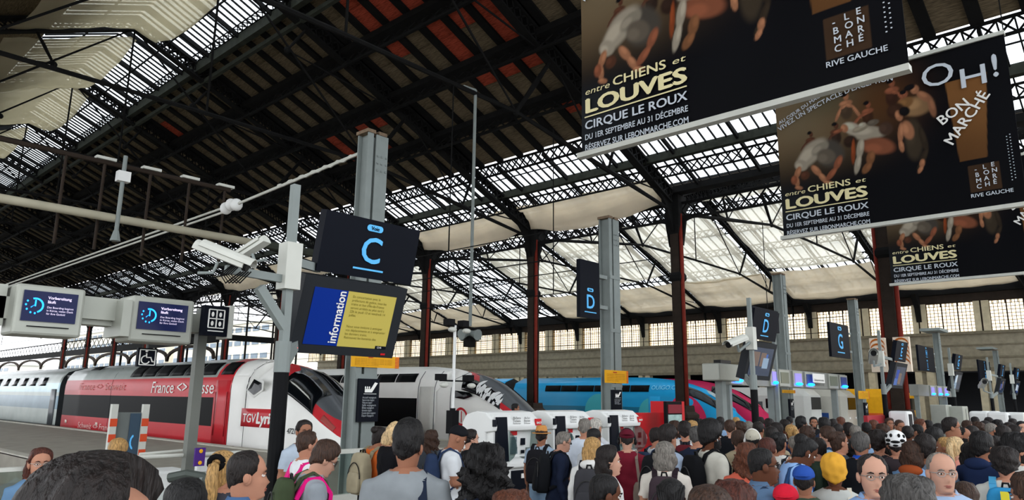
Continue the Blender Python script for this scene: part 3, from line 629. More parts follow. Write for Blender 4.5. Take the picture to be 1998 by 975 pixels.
# ---- tall grey steel pillars with lettered plates
def pillar(x, y, h, letters, label, plate=None, notice=True, seat=True, ysign=None):
    t = thing('steel_pillar', label, 'pillar', (x, y, 0))
    for s in (-1, 1):
        b = MB(); w_ = .13 if s < 0 else .30; xx = x+(-.19 if s < 0 else .09); b.box((xx-w_/2, y-.18, 0), (xx+w_/2, y-.15, h)); b.box((xx-w_/2, y+.15, 0), (xx+w_/2, y+.18, h)); b.box((xx-.02-s*.05, y-.15, 0), (xx+.02-s*.05, y+.15, h)); b.obj('flange', STEEL, t)
        MB().box((xx-.1, y-.2, h), (xx+.1, y+.2, h+.07)).obj('cap', mat('#7c6a58', .8, .2, .3, 8, name='rusty_cap'), t)
    b = MB(); b.box((x-.1, y-.1, 0), (x+.1, y+.1, h-.05)); 
    for z in np.arange(.8, h-.5, 1.5): b.box((x-.25, y-.195, z), (x+.24, y-.18, z+.1))
    b.obj('web', STEEL, t)
    b = MB()
    for dx in (-.05, .05, .16):
        for dz in (.45, .6, .75): b.ell((x+dx+.04, y-.19, h-dz), (.025, .02, .025), 6, 4)
    b.obj('bolts', STEEL, t, kind='stuff')
    MB().box((x-.35, y-.3, 0), (x+.35, y+.3, .12)).obj('base_plate', STEEL, t)
    return t
p1 = pillar(8.28, 11.5, 7.2, '', 'tall pale grey steel pillar rising behind the big letter C sign')
p2 = pillar(16.65, 11.5, 7.05, '', 'grey steel pillar with a letter D plate and a yellow notice, right of the three kiosks')
p3 = pillar(28.8, 11.5, 7.05, '', 'grey steel pillar just right of the second D sign mast')
p4 = pillar(38.0, 11.5, 7.0, '', 'grey steel pillar carrying the letter G plate')
p5 = pillar(55, 11.5, 6.6, '', 'grey steel pillar beside the H and I plates, flared at its top'); p6 = pillar(73.2, 11.0, 6.4, '', 'last grey steel pillar, flared at its top, near the right edge')
for t, x in ((p5, 55), (p6, 73.2)): MB().box((x-1.6, 10.9, 6.62 if x < 60 else 6.45), (x+.7, 12.1, 6.8 if x < 60 else 6.62)).obj('flared_head', STEEL, t)
def plate(xr, y, z0, z1, w_, letters, label):
    t = thing('platform_letter_sign', label, 'sign', ((2*xr-w_)/2, y, z0)); letter_sign(t, xr-w_, xr, y, z0, z1, letters, 0, .12, sz=.42 if len(letters) == 1 and z1-z0 < 1.2 else .42)
    for zz in (z0+.3, z1-.4): MB().box((xr-.03, y+.02, zz), (min([q-.2 for q in (16.65, 28.8, 38, 55, 73.2) if -.5 < q-.2-xr < 3]+[xr+.4], default=xr+.4), y+.16, zz+.1)).obj('bracket', STEEL, t)
def plate_px(a, b_, y0, y1, letters, label, Y=11.3):
    A = atY(a, (y0+y1)/2, Y); B = atY(b_, (y0+y1)/2, Y); top = atY((a+b_)/2, y0, Y)[2]; bot = atY((a+b_)/2, y1, Y)[2]; plate(B[0], Y, bot, top, B[0]-A[0], letters, label)
plate_px(1132, 1170, 509, 620, 'D', 'tall navy plate with a pale blue letter D fixed to the steel pillar')
plate_px(1621, 1657, 632, 697, 'G', 'navy plate with a pale blue letter G on the pillar past the second D')
plate_px(1793, 1823, 676, 724, 'HI', 'navy plate with letters H and I one above the other')
plate_px(1911, 1933, 704, 745, 'JK', 'small navy plate with two letters near the last pillars')
plate_px(1988, 2010, 722, 745, 'L', 'navy plate with letter L cut by the right edge')
t = thing('back_sign', 'dark blank back of a sign beside the second letter D mast', 'sign', atY(1492, 630, 9)); A = atY(1468, 596, 9); B = atY(1521, 650, 9); MB().box((A[0], 9, B[2]), (B[0], 9.1, A[2])).obj('sign_panel', NAVY, t); MB().box((B[0]-.15, 9.1, 0), (B[0]-.05, 9.2, A[2])).obj('post', STEEL, t)
def notice_px(a, b_, y0, y1, label, Y=11.28):
    A = atY(a, y0, Y); B = atY(b_, y1, Y); t = thing('notice_board', label, 'notice', (A[0], Y, B[2])); W_ = B[0]-A[0]; H_ = A[2]-B[2]
    MB().box((A[0], Y, B[2]), (B[0], Y+.03, A[2])).obj('board', YEL, t)
    for k in range(8): MB().poly([(B[0]-W_*.09, Y-.005, B[2]+H_*(k/8)), (B[0], Y-.005, B[2]+H_*(k/8+.06)), (B[0], Y-.005, B[2]+H_*(k/8+.12)), (B[0]-W_*.09, Y-.005, B[2]+H_*(k/8+.06))]).obj('red_stripe', RED, t)
    brn = mat('#8a5a14', .6, 0, 0)
    text('Attention', H_*.13, RED, (A[0]+W_*.33, Y-.006, A[2]-H_*.2), EX, EZ, t, bold=.02)
    for k in range(5): text('Accès réservé aux voyageurs munis de billets', H_*.1, brn, (A[0]+W_*.06, Y-.006, A[2]-H_*(.34+.13*k)), EX, EZ, t, width=W_*(.78 if k < 4 else .5), name='notice_line')
notice_px(687, 778, 691, 719, 'yellow notice with a red striped end under the information screen')
notice_px(1181, 1226, 721, 748, 'yellow notice on the letter D pillar above the blue train')
notice_px(1675, 1697, 762, 778, 'small yellow notice on the letter G pillar')
notice_px(1527, 1552, 760, 767, 'thin yellow notice below the long row of gate screens')
def seat_px(a, b_, y0, y1, label, Y=11.23, lines=8):
    A = atY(a, y0, Y); B = atY(b_, y1, Y); t = thing('waiting_sign', label, 'sign', (A[0], Y, B[2])); W_ = B[0]-A[0]; H_ = A[2]-B[2]
    MB().box((A[0], Y, B[2]), (B[0], Y+.08, A[2])).obj('sign_panel', NAVY, t)
    def q(u, v): return (A[0]+W_*u, Y-.006, B[2]+H_*v)
    b = MB(); b.poly([q(.25, .68), q(.62, .68), q(.9, .9), q(.75, .92), q(.55, .76), q(.25, .76)]); b.poly([q(.2, .64), q(.85, .64), q(.85, .65), q(.2, .65)])
    for u in (.28, .38, .48): b.ell(q(u, .79), (W_*.035, .004, W_*.06), 6, 4)
    b.obj('seat_symbol', WHITE, t)
    for k in range(lines): text(['Accueil', 'Espace de repos', 'Waiting area', 'Salle', 'Billets', 'Information', 'Grandes lignes', 'Départ'][k % 8]+' voyageurs', W_*.12, mat('#aab0b6', .5, 0, 0), q(.15, .54-.06*k), EX, EZ, t, width=W_*(.7-.1*(k % 3)), name='notice_line')
seat_px(703, 737, 738, 822, 'tall navy panel with a white reclining seat symbol on the tallest pillar')
seat_px(1196, 1214, 760, 804, 'navy seat-symbol panel low on the letter D pillar', lines=4)
seat_px(1541, 1551, 778, 815, 'small dark seat-symbol panel at the pillar behind the gate screens', lines=3)
seat_px(1687, 1696, 785, 818, 'tiny dark seat-symbol panel low on the letter G pillar', lines=3)
# ---- masts: pole with tilted letter sign, screen and cameras
def mast(px, py, letter, n, screen, label, dxs=.52, ztop=4.35, cams=1, W_=1.5, signw=None):
    P = atY(px, py, 7.5); x = P[0]; pole = thing('signal_mast', 'grey mast with a black foot '+label, 'mast', (x, 7.5, 0))
    MB().box((x-.045, 7.455, 2.25), (x+.045, 7.545, ztop+.12)).obj('upper_pole', STEEL, pole)
    MB().tube([(x, 7.5, 0), (x, 7.5, 2.3)], .085, 12).obj('foot', DARKM, pole)
    MB().tube([(x, 7.5, 2.25), (x, 7.5, 2.6)], .09, 12).obj('collar', STEEL, pole)
    MB().box((x-.1, 7.4, 3.2), (x+.1, 7.6, 3.75)).obj('junction_box', STEELW, pole)
    MB().bar((x, 7.5, 2.3), (x+dxs-.1, 7.8, 2.6), .08, .12).obj('screen_arm', STEEL, pole)
    MB().bar((x, 7.5, 3.55), (x+dxs+.1, 7.72, 3.55), .06, .1).obj('sign_arm', STEEL, pole)
    s = thing('platform_letter_sign', 'tilted navy sign with pale blue letter %s %s' % (letter, label), 'sign', (x+dxs+W_/2, 7.6, 3.5)); letter_sign(s, x+dxs, x+dxs+W_, 7.62, 3.5, 4.25, letter, .16, .14, sz=.72)
    sc = thing('information_screen', ('dark framed screen half blue, half yellow, headed information ' if screen == 'info' else 'dark framed tilted display screen ')+label, 'screen', (x+dxs-.12+W_/2, 7.6, 2.5)); screen_panel(sc, x+dxs-.2, x+dxs+W_-.14, 7.78, 2.5, 3.42, .27, screen, n)
    return x
x1 = mast(560, 585, 'C', 1, 'info', 'beside the tallest pillar', dxs=.43)
xd = mast(1463, 620, 'D', 2, 'disp', 'in front of the long gate screens', dxs=.25)
xe = mast(1717, 680, 'E', 3, 'disp', 'by the poster-wrapped column', dxs=2.1, W_=1.5)
mast(1853, 700, 'G', 4, 'disp', 'right of the H and I plate', dxs=1.2)
xj = mast(1927, 710, 'J', 5, 'disp', 'second from the right edge', dxs=4)
mast(1972, 720, 'M', 6, 'disp', 'at the right edge', dxs=2)
cctv('larger cream camera on the C mast arm pointing down right', atY(434, 502, 7.3), (.62, -.6, -.33), .62, .085)
cctv('cream camera behind the larger one, angled up left', atY(487, 490, 7.6), (-.35, .8, -.45), .5, .07)
MB_arm = MB(); a1 = atY(440, 525, 7.5); a2 = V(x1, 7.5, a1[2]-.02); arm = thing('camera_arm', 'grey bracket arm holding two cameras off the C mast', 'bracket', a2); MB().bar(a1, a2, .06, .09).obj('arm', STEEL, arm); MB().bar(atY(505, 560, 7.5), V(x1, 7.5, 2.75), .1, .1).obj('strut', STEEL, arm); 
b = MB(); 
for k in range(5): b.tube([atY(455+k*4, 515, 7.4), atY(430+k*5, 535, 7.3), atY(440+k*7, 552, 7.4), atY(470+k*5, 530, 7.4)], .008, 5)
b.obj('cables', BLACK, arm, kind='stuff')
cctv('white camera left of the second D mast', atY(1437, 667, 7.5), (-.9, .1, -.25), .8, .1, to=(xd, 7.5, 3.4)); cctv('white camera on the pole left of letter E', atY(1704, 698, 7.5), (-.9, -.3, .25), 1.1, .13, to=(xe, 7.5, 3.3)); cctv('white camera near the last pillars', atY(1918, 750, 7.5), (-.9, -.3, .2), 1.3, .15, to=(xj, 7.5, 2.5))
# ---- gate portals (line Y = 9.2)
PG = mat('#a9aca3', .45, .2, .05, 3, name='gate_grey'); SCN = mat('#12183a', .15, 0, 0, emit=.25); BLUE = mat('#1f8be8', .4, 0, 0, emit=.9)
t = thing('boarding_gate_portal', 'pale grey gate portal with two dark blue screens at the left edge', 'gate', (3, 9.2, 0))
MB().box((-2.2, 9.3, 2.78), (4.15, 9.55, 3.02)).obj('beam', PG, t)
MB().box((4.11, 9.3, 0), (4.23, 9.42, 3.1)).obj('post', mat('#6f726c', .5, .1, .05, 3), t); MB().box((1.0, 9.5, 0), (1.15, 9.65, 2.8)).obj('post', STEEL, t)
def bevbox(lo, hi, nm, m, par, bev=.03):
    o = MB().box(lo, hi).obj(nm, m, par); md = o.modifiers.new('b', 'BEVEL'); md.width = bev; md.segments = 2; return o
MB().box((2.68, 9.22, 2.84), (3.1, 9.5, 3.1)).obj('box', PG, t); MB().box((1.2, 9.3, 2.7), (1.97, 9.6, 3.15)).obj('box', PG, t); MB().box((3.06, 9.0, 2.65), (3.16, 9.55, 3.08)).obj('side_box', PG, t)
for xa, xb in ((2.0, 2.67), (3.17, 3.92)):
    bevbox((xa, 9.05, 2.6), (xb, 9.5, 3.15), 'monitor_housing', PG, t); w_ = xb-xa
    MB().box((xa+w_*.1, 9.03, 2.75), (xb-w_*.12, 9.05, 3.08)).obj('screen', SCN, t)
    cx, cz = xa+w_*.27, 2.92
    b = MB(); a = [(.085*math.cos(k), .085*math.sin(k)) for k in np.linspace(1.9, -1.2, 12)]
    for (c1, s1), (c2, s2) in zip(a[:-1], a[1:]): b.poly([(cx+c1, 9.025, cz+s1), (cx+c2, 9.025, cz+s2), (cx+c2*.78, 9.025, cz+s2*.78), (cx+c1*.78, 9.025, cz+s1*.78)])
    for k in (2.6, 3.1, 3.7, 4.3, 4.8): b.ell((cx+.085*math.cos(k), 9.024, cz+.085*math.sin(k)), (.01, .002, .012), 6, 4)
    b.poly([(cx-.005, 9.024, cz+.06), (cx+.01, 9.024, cz+.06), (cx+.01, 9.024, cz-.01), (cx-.005, 9.024, cz-.01)]); b.poly([(cx-.005, 9.024, cz), (cx, 9.024, cz+.01), (cx-.035, 9.024, cz-.03), (cx-.04, 9.024, cz-.02)])
    b.obj('clock_symbol', BLUE, t)
    lm = mat('#d8cdea', .5, 0, 0, emit=.3)
    for k, (s_, z, h, wd) in enumerate((('Vorbereitung', 3.0, .045, .24), ('läuft', 2.955, .045, .08), ('Das Boarding beginnt', 2.9, .03, .27), ('in Kürze, vielen Dank', 2.865, .03, .27), ('für Ihre Geduld', 2.83, .03, .19))): text(s_, h, lm, (xa+w_*.44, 9.024, z), EX, EZ, t, width=wd*w_/.7, bold=.01 if k < 2 else 0, name='screen_text')
    MB().box((xa+w_*.2, 9.03, 2.69), (xb-w_*.2, 9.05, 2.7)).obj('slot', DARKM, t)
s = thing('facilities_sign', 'square navy sign with four white pictograms in a frame', 'sign', (4.13, 9.0, 2.7)); MB().box((3.98, 8.9, 2.72), (4.3, 9.0, 3.1)).obj('sign_panel', NAVY, s); MB().box((4.3, 8.88, 2.7), (4.36, 9.2, 3.12)).obj('casing', STEELW, s)
b = MB()
for a, c in (((4.04, 2.82), (4.24, 2.82)), ((4.04, 3.05), (4.24, 3.05)), ((4.04, 2.82), (4.04, 3.05)), ((4.24, 2.82), (4.24, 3.05)), ((4.14, 2.82), (4.14, 3.05)), ((4.04, 2.935), (4.24, 2.935)), ((4.04, 2.78), (4.24, 2.78))): b.bar((a[0], 8.893, a[1]), (c[0], 8.893, c[1]), .012, .012)
for u, v in ((4.09, 2.99), (4.19, 2.99), (4.09, 2.875), (4.19, 2.875)): b.ell((u, 8.895, v), (.02, .004, .032), 7, 5)
b.obj('pictograms', WHITE, s)
s = thing('wheelchair_sign', 'dark square sign with a white wheelchair symbol hanging below the portal', 'sign', atY(287, 697, 9.42)); P = atY(287, 697, 9.42); h = .115
MB().box((P[0]-h, 9.42, P[2]-h), (P[0]+h, 9.47, P[2]+h)).obj('sign_panel', NAVY, s); b = MB()
for a, c in (((-1, -1), (1, -1)), ((1, -1), (1, 1)), ((1, 1), (-1, 1)), ((-1, 1), (-1, -1))): b.bar(P+V(a[0]*h*.8, -.012, a[1]*h*.8), P+V(c[0]*h*.8, -.012, c[1]*h*.8), .012, .01)
ar = [(-.02+.05*math.cos(k), -.03+.05*math.sin(k)) for k in np.linspace(1.6, 5.9, 10)]; b.tube([P+V(u, -.012, v) for u, v in ar], .008, 5); b.tube([P+V(-.015, -.012, .05), P+V(-.01, -.012, 0), P+V(.04, -.012, 0), P+V(.06, -.012, -.05), P+V(.08, -.012, -.05)], .009, 5); b.ell(P+V(-.015, -.012, .08), (.018, .008, .018), 8, 5); b.obj('wheelchair_symbol', WHITE, s)
MB().bar(P+V(0, .03, h), P+V(0, .03, h+.5), .02).obj('hanger', STEEL, s)
def portal(pxs, Y, z0, z1, label, posts, depth=.4, screens=()):
    A = atY(pxs[0], 740, Y)[0]; B = atY(pxs[1], 740, Y)[0]; t = thing('boarding_gate_portal', label, 'gate', ((A+B)/2, Y, 0))
    MB().box((A, Y, z0), (B, Y+depth, z1)).obj('beam', mat('#8b8d88', .5, .2, .05, 2, name='gate_darker_grey'), t)
    for p in posts: x = atY(p, 780, Y)[0]; MB().box((x-.07, Y+.05, 0), (x+.07, Y+.25, z0)).obj('post', STEEL, t)
    for (a, c, k) in screens:
        xa, xb = atY(a, 740, Y)[0], atY(c, 740, Y)[0]
        MB().box((xa-.1, Y-.06, z0+.03), (xb+.1, Y, z1-.03)).obj('monitor_housing', PG, t)
        MB().box((xa, Y-.08, z0+.12), (xb, Y-.06, z1-.1)).obj('screen', mat({'b': '#2c3a66', 'v': '#8f86c9', 'd': '#5d6258', 'w': '#dfe3e3'}[k], .2, 0, 0, emit=.2), t)
        if k in 'bv': MB().ell(((xa+xb)/2, Y-.1, z0+.12), ((xb-xa)*.5, .06, .05), 10, 6).obj('scan_light', mat('#0a6cff', .4, 0, 0, emit=3.5, name='blue_scanner_glow'), t)
portal((1425, 1650), 9.2, 2.42, 2.98, 'long grey gate portal with seven little screens glowing blue beneath', (1430, 1515, 1637), screens=((1425, 1444, 'b'), (1503, 1512, 'v'), (1520, 1535, 'd'), (1547, 1560, 'v'), (1570, 1583, 'b'), (1616, 1630, 'd'), (1637, 1648, 'b')))
portal((1790, 1856), 9.2, 2.3, 2.85, 'short distant gate portal with three blue glowing scanners', (1796, 1850), screens=((1812, 1818, 'v'), (1826, 1832, 'v'), (1838, 1844, 'v')))
P = atY(1608, 738, 9.05); s = thing('paper_notice', 'white paper notice stuck on the long row of gate screens', 'notice', P); A = atY(1584, 728, 9.05); B = atY(1608, 747, 9.05); MB().box((A[0], 9.02, B[2]), (B[0], 9.04, A[2])).obj('sheet', WHITE, s)
for k in range(2): text('Embarquement terminé', .11, DARKM, (A[0]+.1, 9.015, A[2]-.25-.15*k), EX, EZ, s, width=(B[0]-A[0])*.8)
P = atY(1408, 725, 9.0); s = thing('gate_cabinet', 'square grey cabinet on a post left of the long gate screens', 'cabinet', (P[0], 9, 0)); A = atY(1389, 708, 9); B = atY(1431, 744, 9); bevbox((A[0], 8.8, B[2]), (B[0], 9.3, A[2]), 'cabinet_body', PG, s); MB().box((P[0]-.12, 8.95, 0), (P[0]+.12, 9.15, B[2])).obj('post', STEEL, s); MB().box((A[0]+.3, 8.9, A[2]), (B[0]-.3, 9.1, A[2]+.1)).obj('top_cap', BLACK, s)
# ---- hanging adverts
PW, PH = 5.78, 4.33
def sp(a, b, x): t_ = np.clip((x-a)/(b-a), 0, 1); return t_*t_*(3-2*t_)
def paint_banner(NXp=230, NZp=172):
    u, v = np.meshgrid((np.arange(NXp)+.5)/NXp, (np.arange(NZp)+.5)/NZp, indexing='ij')   # u right, v up
    C = np.zeros(u.shape+(3,)); base = np.array(lin('#17181d')); C[:] = base
    def mix(col, m): nonlocal C; m = np.clip(m, 0, 1)[..., None]; C = C*(1-m)+np.array(lin(col))*m
    mix('#8d7454', (1-sp(.18, .62, u))*(sp(.28, .75, v)))
    mix('#9a8a6e', np.exp(-((u-.1)/.16)**2-((v-.78)/.2)**2)*.7); mix('#6f6a52', np.exp(-((u-.28)/.14)**2-((v-.88)/.12)**2)*.8)
    mix('#7a4f2c', np.exp(-((u-.5)/.16)**2-((v-.78)/.2)**2)*.7); mix('#4e5358', (1-sp(0, .3, u))*(1-sp(.1, .42, v))*.7)
    rs = np.random.RandomState(4); wob = sum(np.sin(u*k1*40+v*k2*40+k3) for k1, k2, k3 in rs.rand(6, 3)*[1, 1, 6])/6
    def blob(cu, cv, ru, rv, ang, col, k=1, soft=.22):
        a = math.radians(ang); du = (u-cu)*1.335; dv = v-cv; x = du*math.cos(a)+dv*math.sin(a); y = -du*math.sin(a)+dv*math.cos(a)
        d = np.sqrt((x/ru)**2+(y/rv)**2)+wob*.12; mix(col, (1-sp(1-soft, 1+soft, d))*k)
        hi = np.sqrt(((x+ru*.3)/(ru*.6))**2+((y-rv*.25)/(rv*.6))**2); c2 = '#%02x%02x%02x' % tuple(min(255, int(int(col[i:i+2], 16)*1.25)) for i in (1, 3, 5)); mix(c2, (1-sp(.5, 1.2, hi))*k*.6)
    def limb(pts, w0, w1, col):
        for (a0, b0), (a1, b1), q in zip(pts[:-1], pts[1:], range(9)):
            L = math.hypot((a1-a0)*1.335, b1-b0); an = math.degrees(math.atan2(b1-b0, (a1-a0)*1.335)); w_ = w0+(w1-w0)*q/max(1, len(pts)-1); blob((a0+a1)/2, (b0+b1)/2, L*.62, w_, an, col)
    def figure(cu, cv, s_, col, cloth, arms=()):
        blob(cu, cv-.075*s_, .036*s_, .062*s_, 0, cloth); blob(cu, cv-.03*s_, .040*s_, .022*s_, 0, col); blob(cu+.004, cv+.015*s_, .017*s_, .024*s_, 0, col); blob(cu-.004, cv+.032*s_, .020*s_, .015*s_, 10, DK)
        for an in arms: limb([(cu, cv-.04*s_), (cu+an[0]*.5, cv-.04*s_+an[1]*.2), (cu+an[0], cv-.04*s_+an[1])], .012*s_, .009*s_, col)
    SK_, SK2, SKD, SH, SHD, DK = '#c88a66', '#a8664a', '#6b4433', '#c9bda8', '#7b7062', '#1d1a1c'
    figure(.345, .86, 1, SK_, '#5c4a3a', [(.06, -.1), (-.05, -.09)]); figure(.44, .77, .9, SK2, '#4f3426', [(-.07, -.06)]); figure(.29, .68, .85, SKD, '#3f3028', [(-.05, -.08)]); figure(.17, .66, .8, SKD, '#584030', [(-.05, -.05), (.06, -.06)]); figure(.55, .87, 1, SK2, '#4a2f24', [(.05, -.08)]); figure(.60, .78, .9, SK2, '#6a4836')
    blob(.645, .70, .085, .060, -8, '#b58d64'); blob(.60, .735, .05, .035, 20, '#9b7046'); limb([(.66, .78), (.70, .72), (.71, .62)], .022, .016, SK_); blob(.645, .81, .022, .028, 0, SK_); blob(.625, .83, .03, .018, 10, DK); blob(.56, .70, .05, .05, 0, '#4a3226')
    blob(.25, .52, .085, .10, 35, '#5d574f'); blob(.17, .545, .115, .062, 40, SH); blob(.21, .56, .06, .035, 30, '#a89e8c'); blob(.115, .475, .035, .045, 50, SH); blob(.235, .50, .05, .06, 60, SHD)
    limb([(.105, .46), (.085, .40), (.09, .34)], .020, .014, SK_); limb([(.17, .45), (.20, .39), (.225, .335)], .020, .014, SK_); limb([(.30, .48), (.275, .41), (.235, .35)], .022, .014, SK2); blob(.075, .385, .022, .03, 0, SK2); blob(.095, .325, .026, .012, -20, SK_); blob(.235, .325, .03, .011, -15, SK_); blob(.13, .40, .03, .03, 0, SKD)
    blob(.43, .60, .11, .045, -15, SH); blob(.36, .655, .06, .035, -35, '#d8ccb6'); blob(.40, .64, .05, .02, 10, '#b0a48e'); blob(.47, .50, .055, .095, 70, SK2); limb([(.40, .56), (.385, .46), (.365, .36)], .022, .014, SH); limb([(.44, .47), (.43, .40), (.40, .35)], .026, .018, '#9c6a48'); blob(.33, .665, .022, .03, 20, SK_); blob(.30, .655, .03, .012, 10, SK2); blob(.46, .66, .035, .02, 0, SHD); blob(.51, .60, .04, .045, 20, '#5a4438'); blob(.35, .57, .04, .04, 0, '#3d2c24'); blob(.41, .66, .022, .016, 0, '#d8ccb6'); blob(.36, .50, .012, .08, -5, '#a5532f')
    blob(.62, .50, .05, .125, 0, '#4f4436'); blob(.60, .56, .03, .06, 10, SK_); limb([(.575, .60), (.565, .50), (.57, .44)], .016, .013, SK_); blob(.57, .665, .019, .034, 12, SK_); blob(.595, .685, .030, .030, 0, DK); limb([(.65, .55), (.665, .42), (.64, .34), (.625, .30)], .018, .012, '#43382c'); limb([(.645, .36), (.64, .32), (.625, .285)], .014, .010, SK_)
    mix('#17181d', sp(.62, .74, u)*.4); mix('#15161a', (1-sp(.0, .30, v))*.75)
    # printed exclamation wedge
    e0, e1 = .765+.018*(.82-v)/.5*1.2, .925-.03*(.82-v)/.5*1.2; w_ = (sp(-.002, .002, u-e0)*(1-sp(-.002, .002, u-e1)))*(v < .80)*(v > .30)
    mix('#a87444', w_*(.6+.5*v)); mix('#6e4a2c', w_*.6*(1-sp(.3, .6, v)))
    mix('#56402f', ((u > .815)*(u < .925)*(v > .11)*(v < .265)).astype(float))
    return np.clip(C*.5, 0, 1)
BC = paint_banner()
def banner_mesh():
    nx, nz = BC.shape[:2]; me = bpy.data.meshes.new('printed_face'); ys_ = -np.arange(nx+1)/nx*PW; zs = np.arange(nz+1)/nz*PH
    Yg, Zg = np.meshgrid(ys_, zs, indexing='ij'); X = .025*np.sin(Yg*3.1+Zg*.6)*np.sin(Zg*math.pi/PH)+.015*np.sin(Yg*1.3)
    v = np.stack([X, Yg, Zg], -1).reshape(-1, 3); i = np.arange(nx)[:, None]*(nz+1)+np.arange(nz)[None]; f = np.stack([i, i+nz+1, i+nz+2, i+1], -1).reshape(-1, 4)
    me.from_pydata(v.tolist(), [], f.tolist()); a = me.color_attributes.new('Col', 'FLOAT_COLOR', 'POINT')
    cg = np.pad(BC, ((0, 1), (0, 1), (0, 0)), 'edge'); c = np.concatenate([cg, np.ones(cg.shape[:2]+(1,))], -1).reshape(-1); a.data.foreach_set('color', c.astype(np.float32)); me.materials.append(vcolmat('banner_print', .55)); me.polygons.foreach_set('use_smooth', [True]*len(me.polygons)); return me
BME = banner_mesh()
def banner(x, y0, z0, label, full=True):
    t = thing('hanging_banner', label, 'banner', (x, y0-PW/2, z0), 'identical circus adverts hung from the roof')
    o = inst(BME, 'printed_face', t, (x, y0, z0))
    MB().box((x+.045, y0-PW, z0), (x+.06, y0, z0+PH)).obj('backing', DARKM, t)
    for z in (z0-.05, z0+PH): MB().box((x-.06, y0-PW-.02, z), (x+.1, y0+.08, z+.1)).obj('rail', STEELW, t)
    xx = x-.05; R_ = V(0, -1, 0)
    def tx(s_, u, v, h, m, w_=None, **k): return text(s_, h*PH, m, (xx, y0-u*PW, z0+v*PH), R_, EZ, t, width=w_*PW if w_ else None, **k)
    CR = mat('#e9dfae', .6, 0, 0, name='cream_print'); SV = mat('#c9d1da', .6, 0, 0, name='silver_print')
    tx('entre', .02, .278, .042, CR, .10, shear=.3); tx('CHIENS', .135, .278, .058, CR, .20, bold=.02); tx('et', .355, .283, .04, CR, .045, shear=.3)
    tx('LOUVES', .02, .19, .095, CR, .385, bold=.045); MB().box((xx-.004, y0-.405*PW, z0+.168*PH), (xx, y0-.02*PW, z0+.174*PH)).obj('rule', CR, t)
    tx('CIRQUE LE ROUX', .02, .112, .055, SV, .385, bold=.025); tx('DU 1ER SEPTEMBRE AU 31 DÉCEMBRE', .02, .062, .037, SV, .385, bold=.02); tx('RÉSERVEZ SUR LEBONMARCHE.COM', .02, .014, .037, SV, .385, bold=.02)
    for c, s_ in enumerate(('-BMC', 'LOAH', 'ENRÉ')):
        for r_, ch in enumerate(s_): tx(ch, .835+.03*c, .225-.034*r_+.006*c, .036, SV, bold=.02)
    tx('RIVE GAUCHE', .81, .075, .03, SV, .15, bold=.015)
    if full:
        def arc(s_, pts, h, m):
            cf = np.polyfit([q[0] for q in pts], [q[1] for q in pts], 3); U = np.linspace(pts[0][0], pts[-1][0], 60); Vv = np.polyval(cf, U); A = U*PW; B = Vv*PH
            L = np.concatenate([[0], np.cumsum(np.hypot(np.diff(A), np.diff(B)))]); k = (s_, .012, 'LEFT', 1., 1.)
            if k not in _tc: _tc[k] = text_mesh(s_, .012)
            wx = _tc[k][0][:, 0].max()
            def fn(a, b_):
                l = a/(wx*h)*L[-1]; x_ = np.interp(l, L, A); z_ = np.interp(l, L, B); e = .05; dx = np.interp(l+e, L, A)-np.interp(l-e, L, A); dz = np.interp(l+e, L, B)-np.interp(l-e, L, B); n_ = math.hypot(dx, dz) or 1
                return (xx, y0-x_+dz/n_*b_, z0+z_+dx/n_*b_)
            text(s_, h, m, (0, 0, 0), (0, 0, 0), (0, 0, 0), t, bold=.012, fn=fn)
        arc('AU CŒUR DU MAGASIN', [(.02, .79), (.05, .805), (.122, .845), (.201, .892), (.285, .935)], .145, SV)
        arc("VIVEZ UN SPECTACLE D'EXCEPTION", [(.018, .742), (.053, .762), (.12, .80), (.198, .838), (.287, .87), (.372, .893), (.465, .902), (.56, .895)], .2, SV)
        tx('O', .67, .79, .20, SV, .125, bold=.0)
        tx('H', .815, .735, .17, SV, .095, bold=.01); tx('!', .94, .76, .19, SV, .02, bold=.03)
        B_ = WHITE; text('BON', .085*PH, B_, (xx, y0-.735*PW, z0+.535*PH), unit(V(0, -.86, .5)), unit(V(0, .5, .86)), t, bold=.02); text('MARCHÉ', .085*PH, B_, (xx, y0-.765*PW, z0+.40*PH), unit(V(0, -.64, .77)), unit(V(0, .77, .64)), t, bold=.02)
    b = MB()
    for k in range(30): b.box((xx, y0-(.962+.012*(k % 2))*PW-.012, z0+(.14+.009*k)*PH), (xx+.003, y0-(.962+.012*(k % 2))*PW+.012, z0+(.14+.009*k)*PH+.02))
    b.obj('small_print', SV, t, kind='stuff')
    b = MB()
    for yy in (y0, y0-PW): b.tube([(x, yy, z0+PH), (x, yy, zr(x)-.8)], .015, 5)
    b.obj('hanging_wires', IRON, t, kind='stuff'); return t
banner(10.7, 8.0, 6.65, 'nearest dark circus advert banner, cut off by the top edge'); banner(20.1, 7.8, 6.6, 'middle dark circus advert banner, fully visible with OH! lettering'); banner(31, 7.84, 6.58, 'farthest dark circus advert banner, half hidden below the middle one')
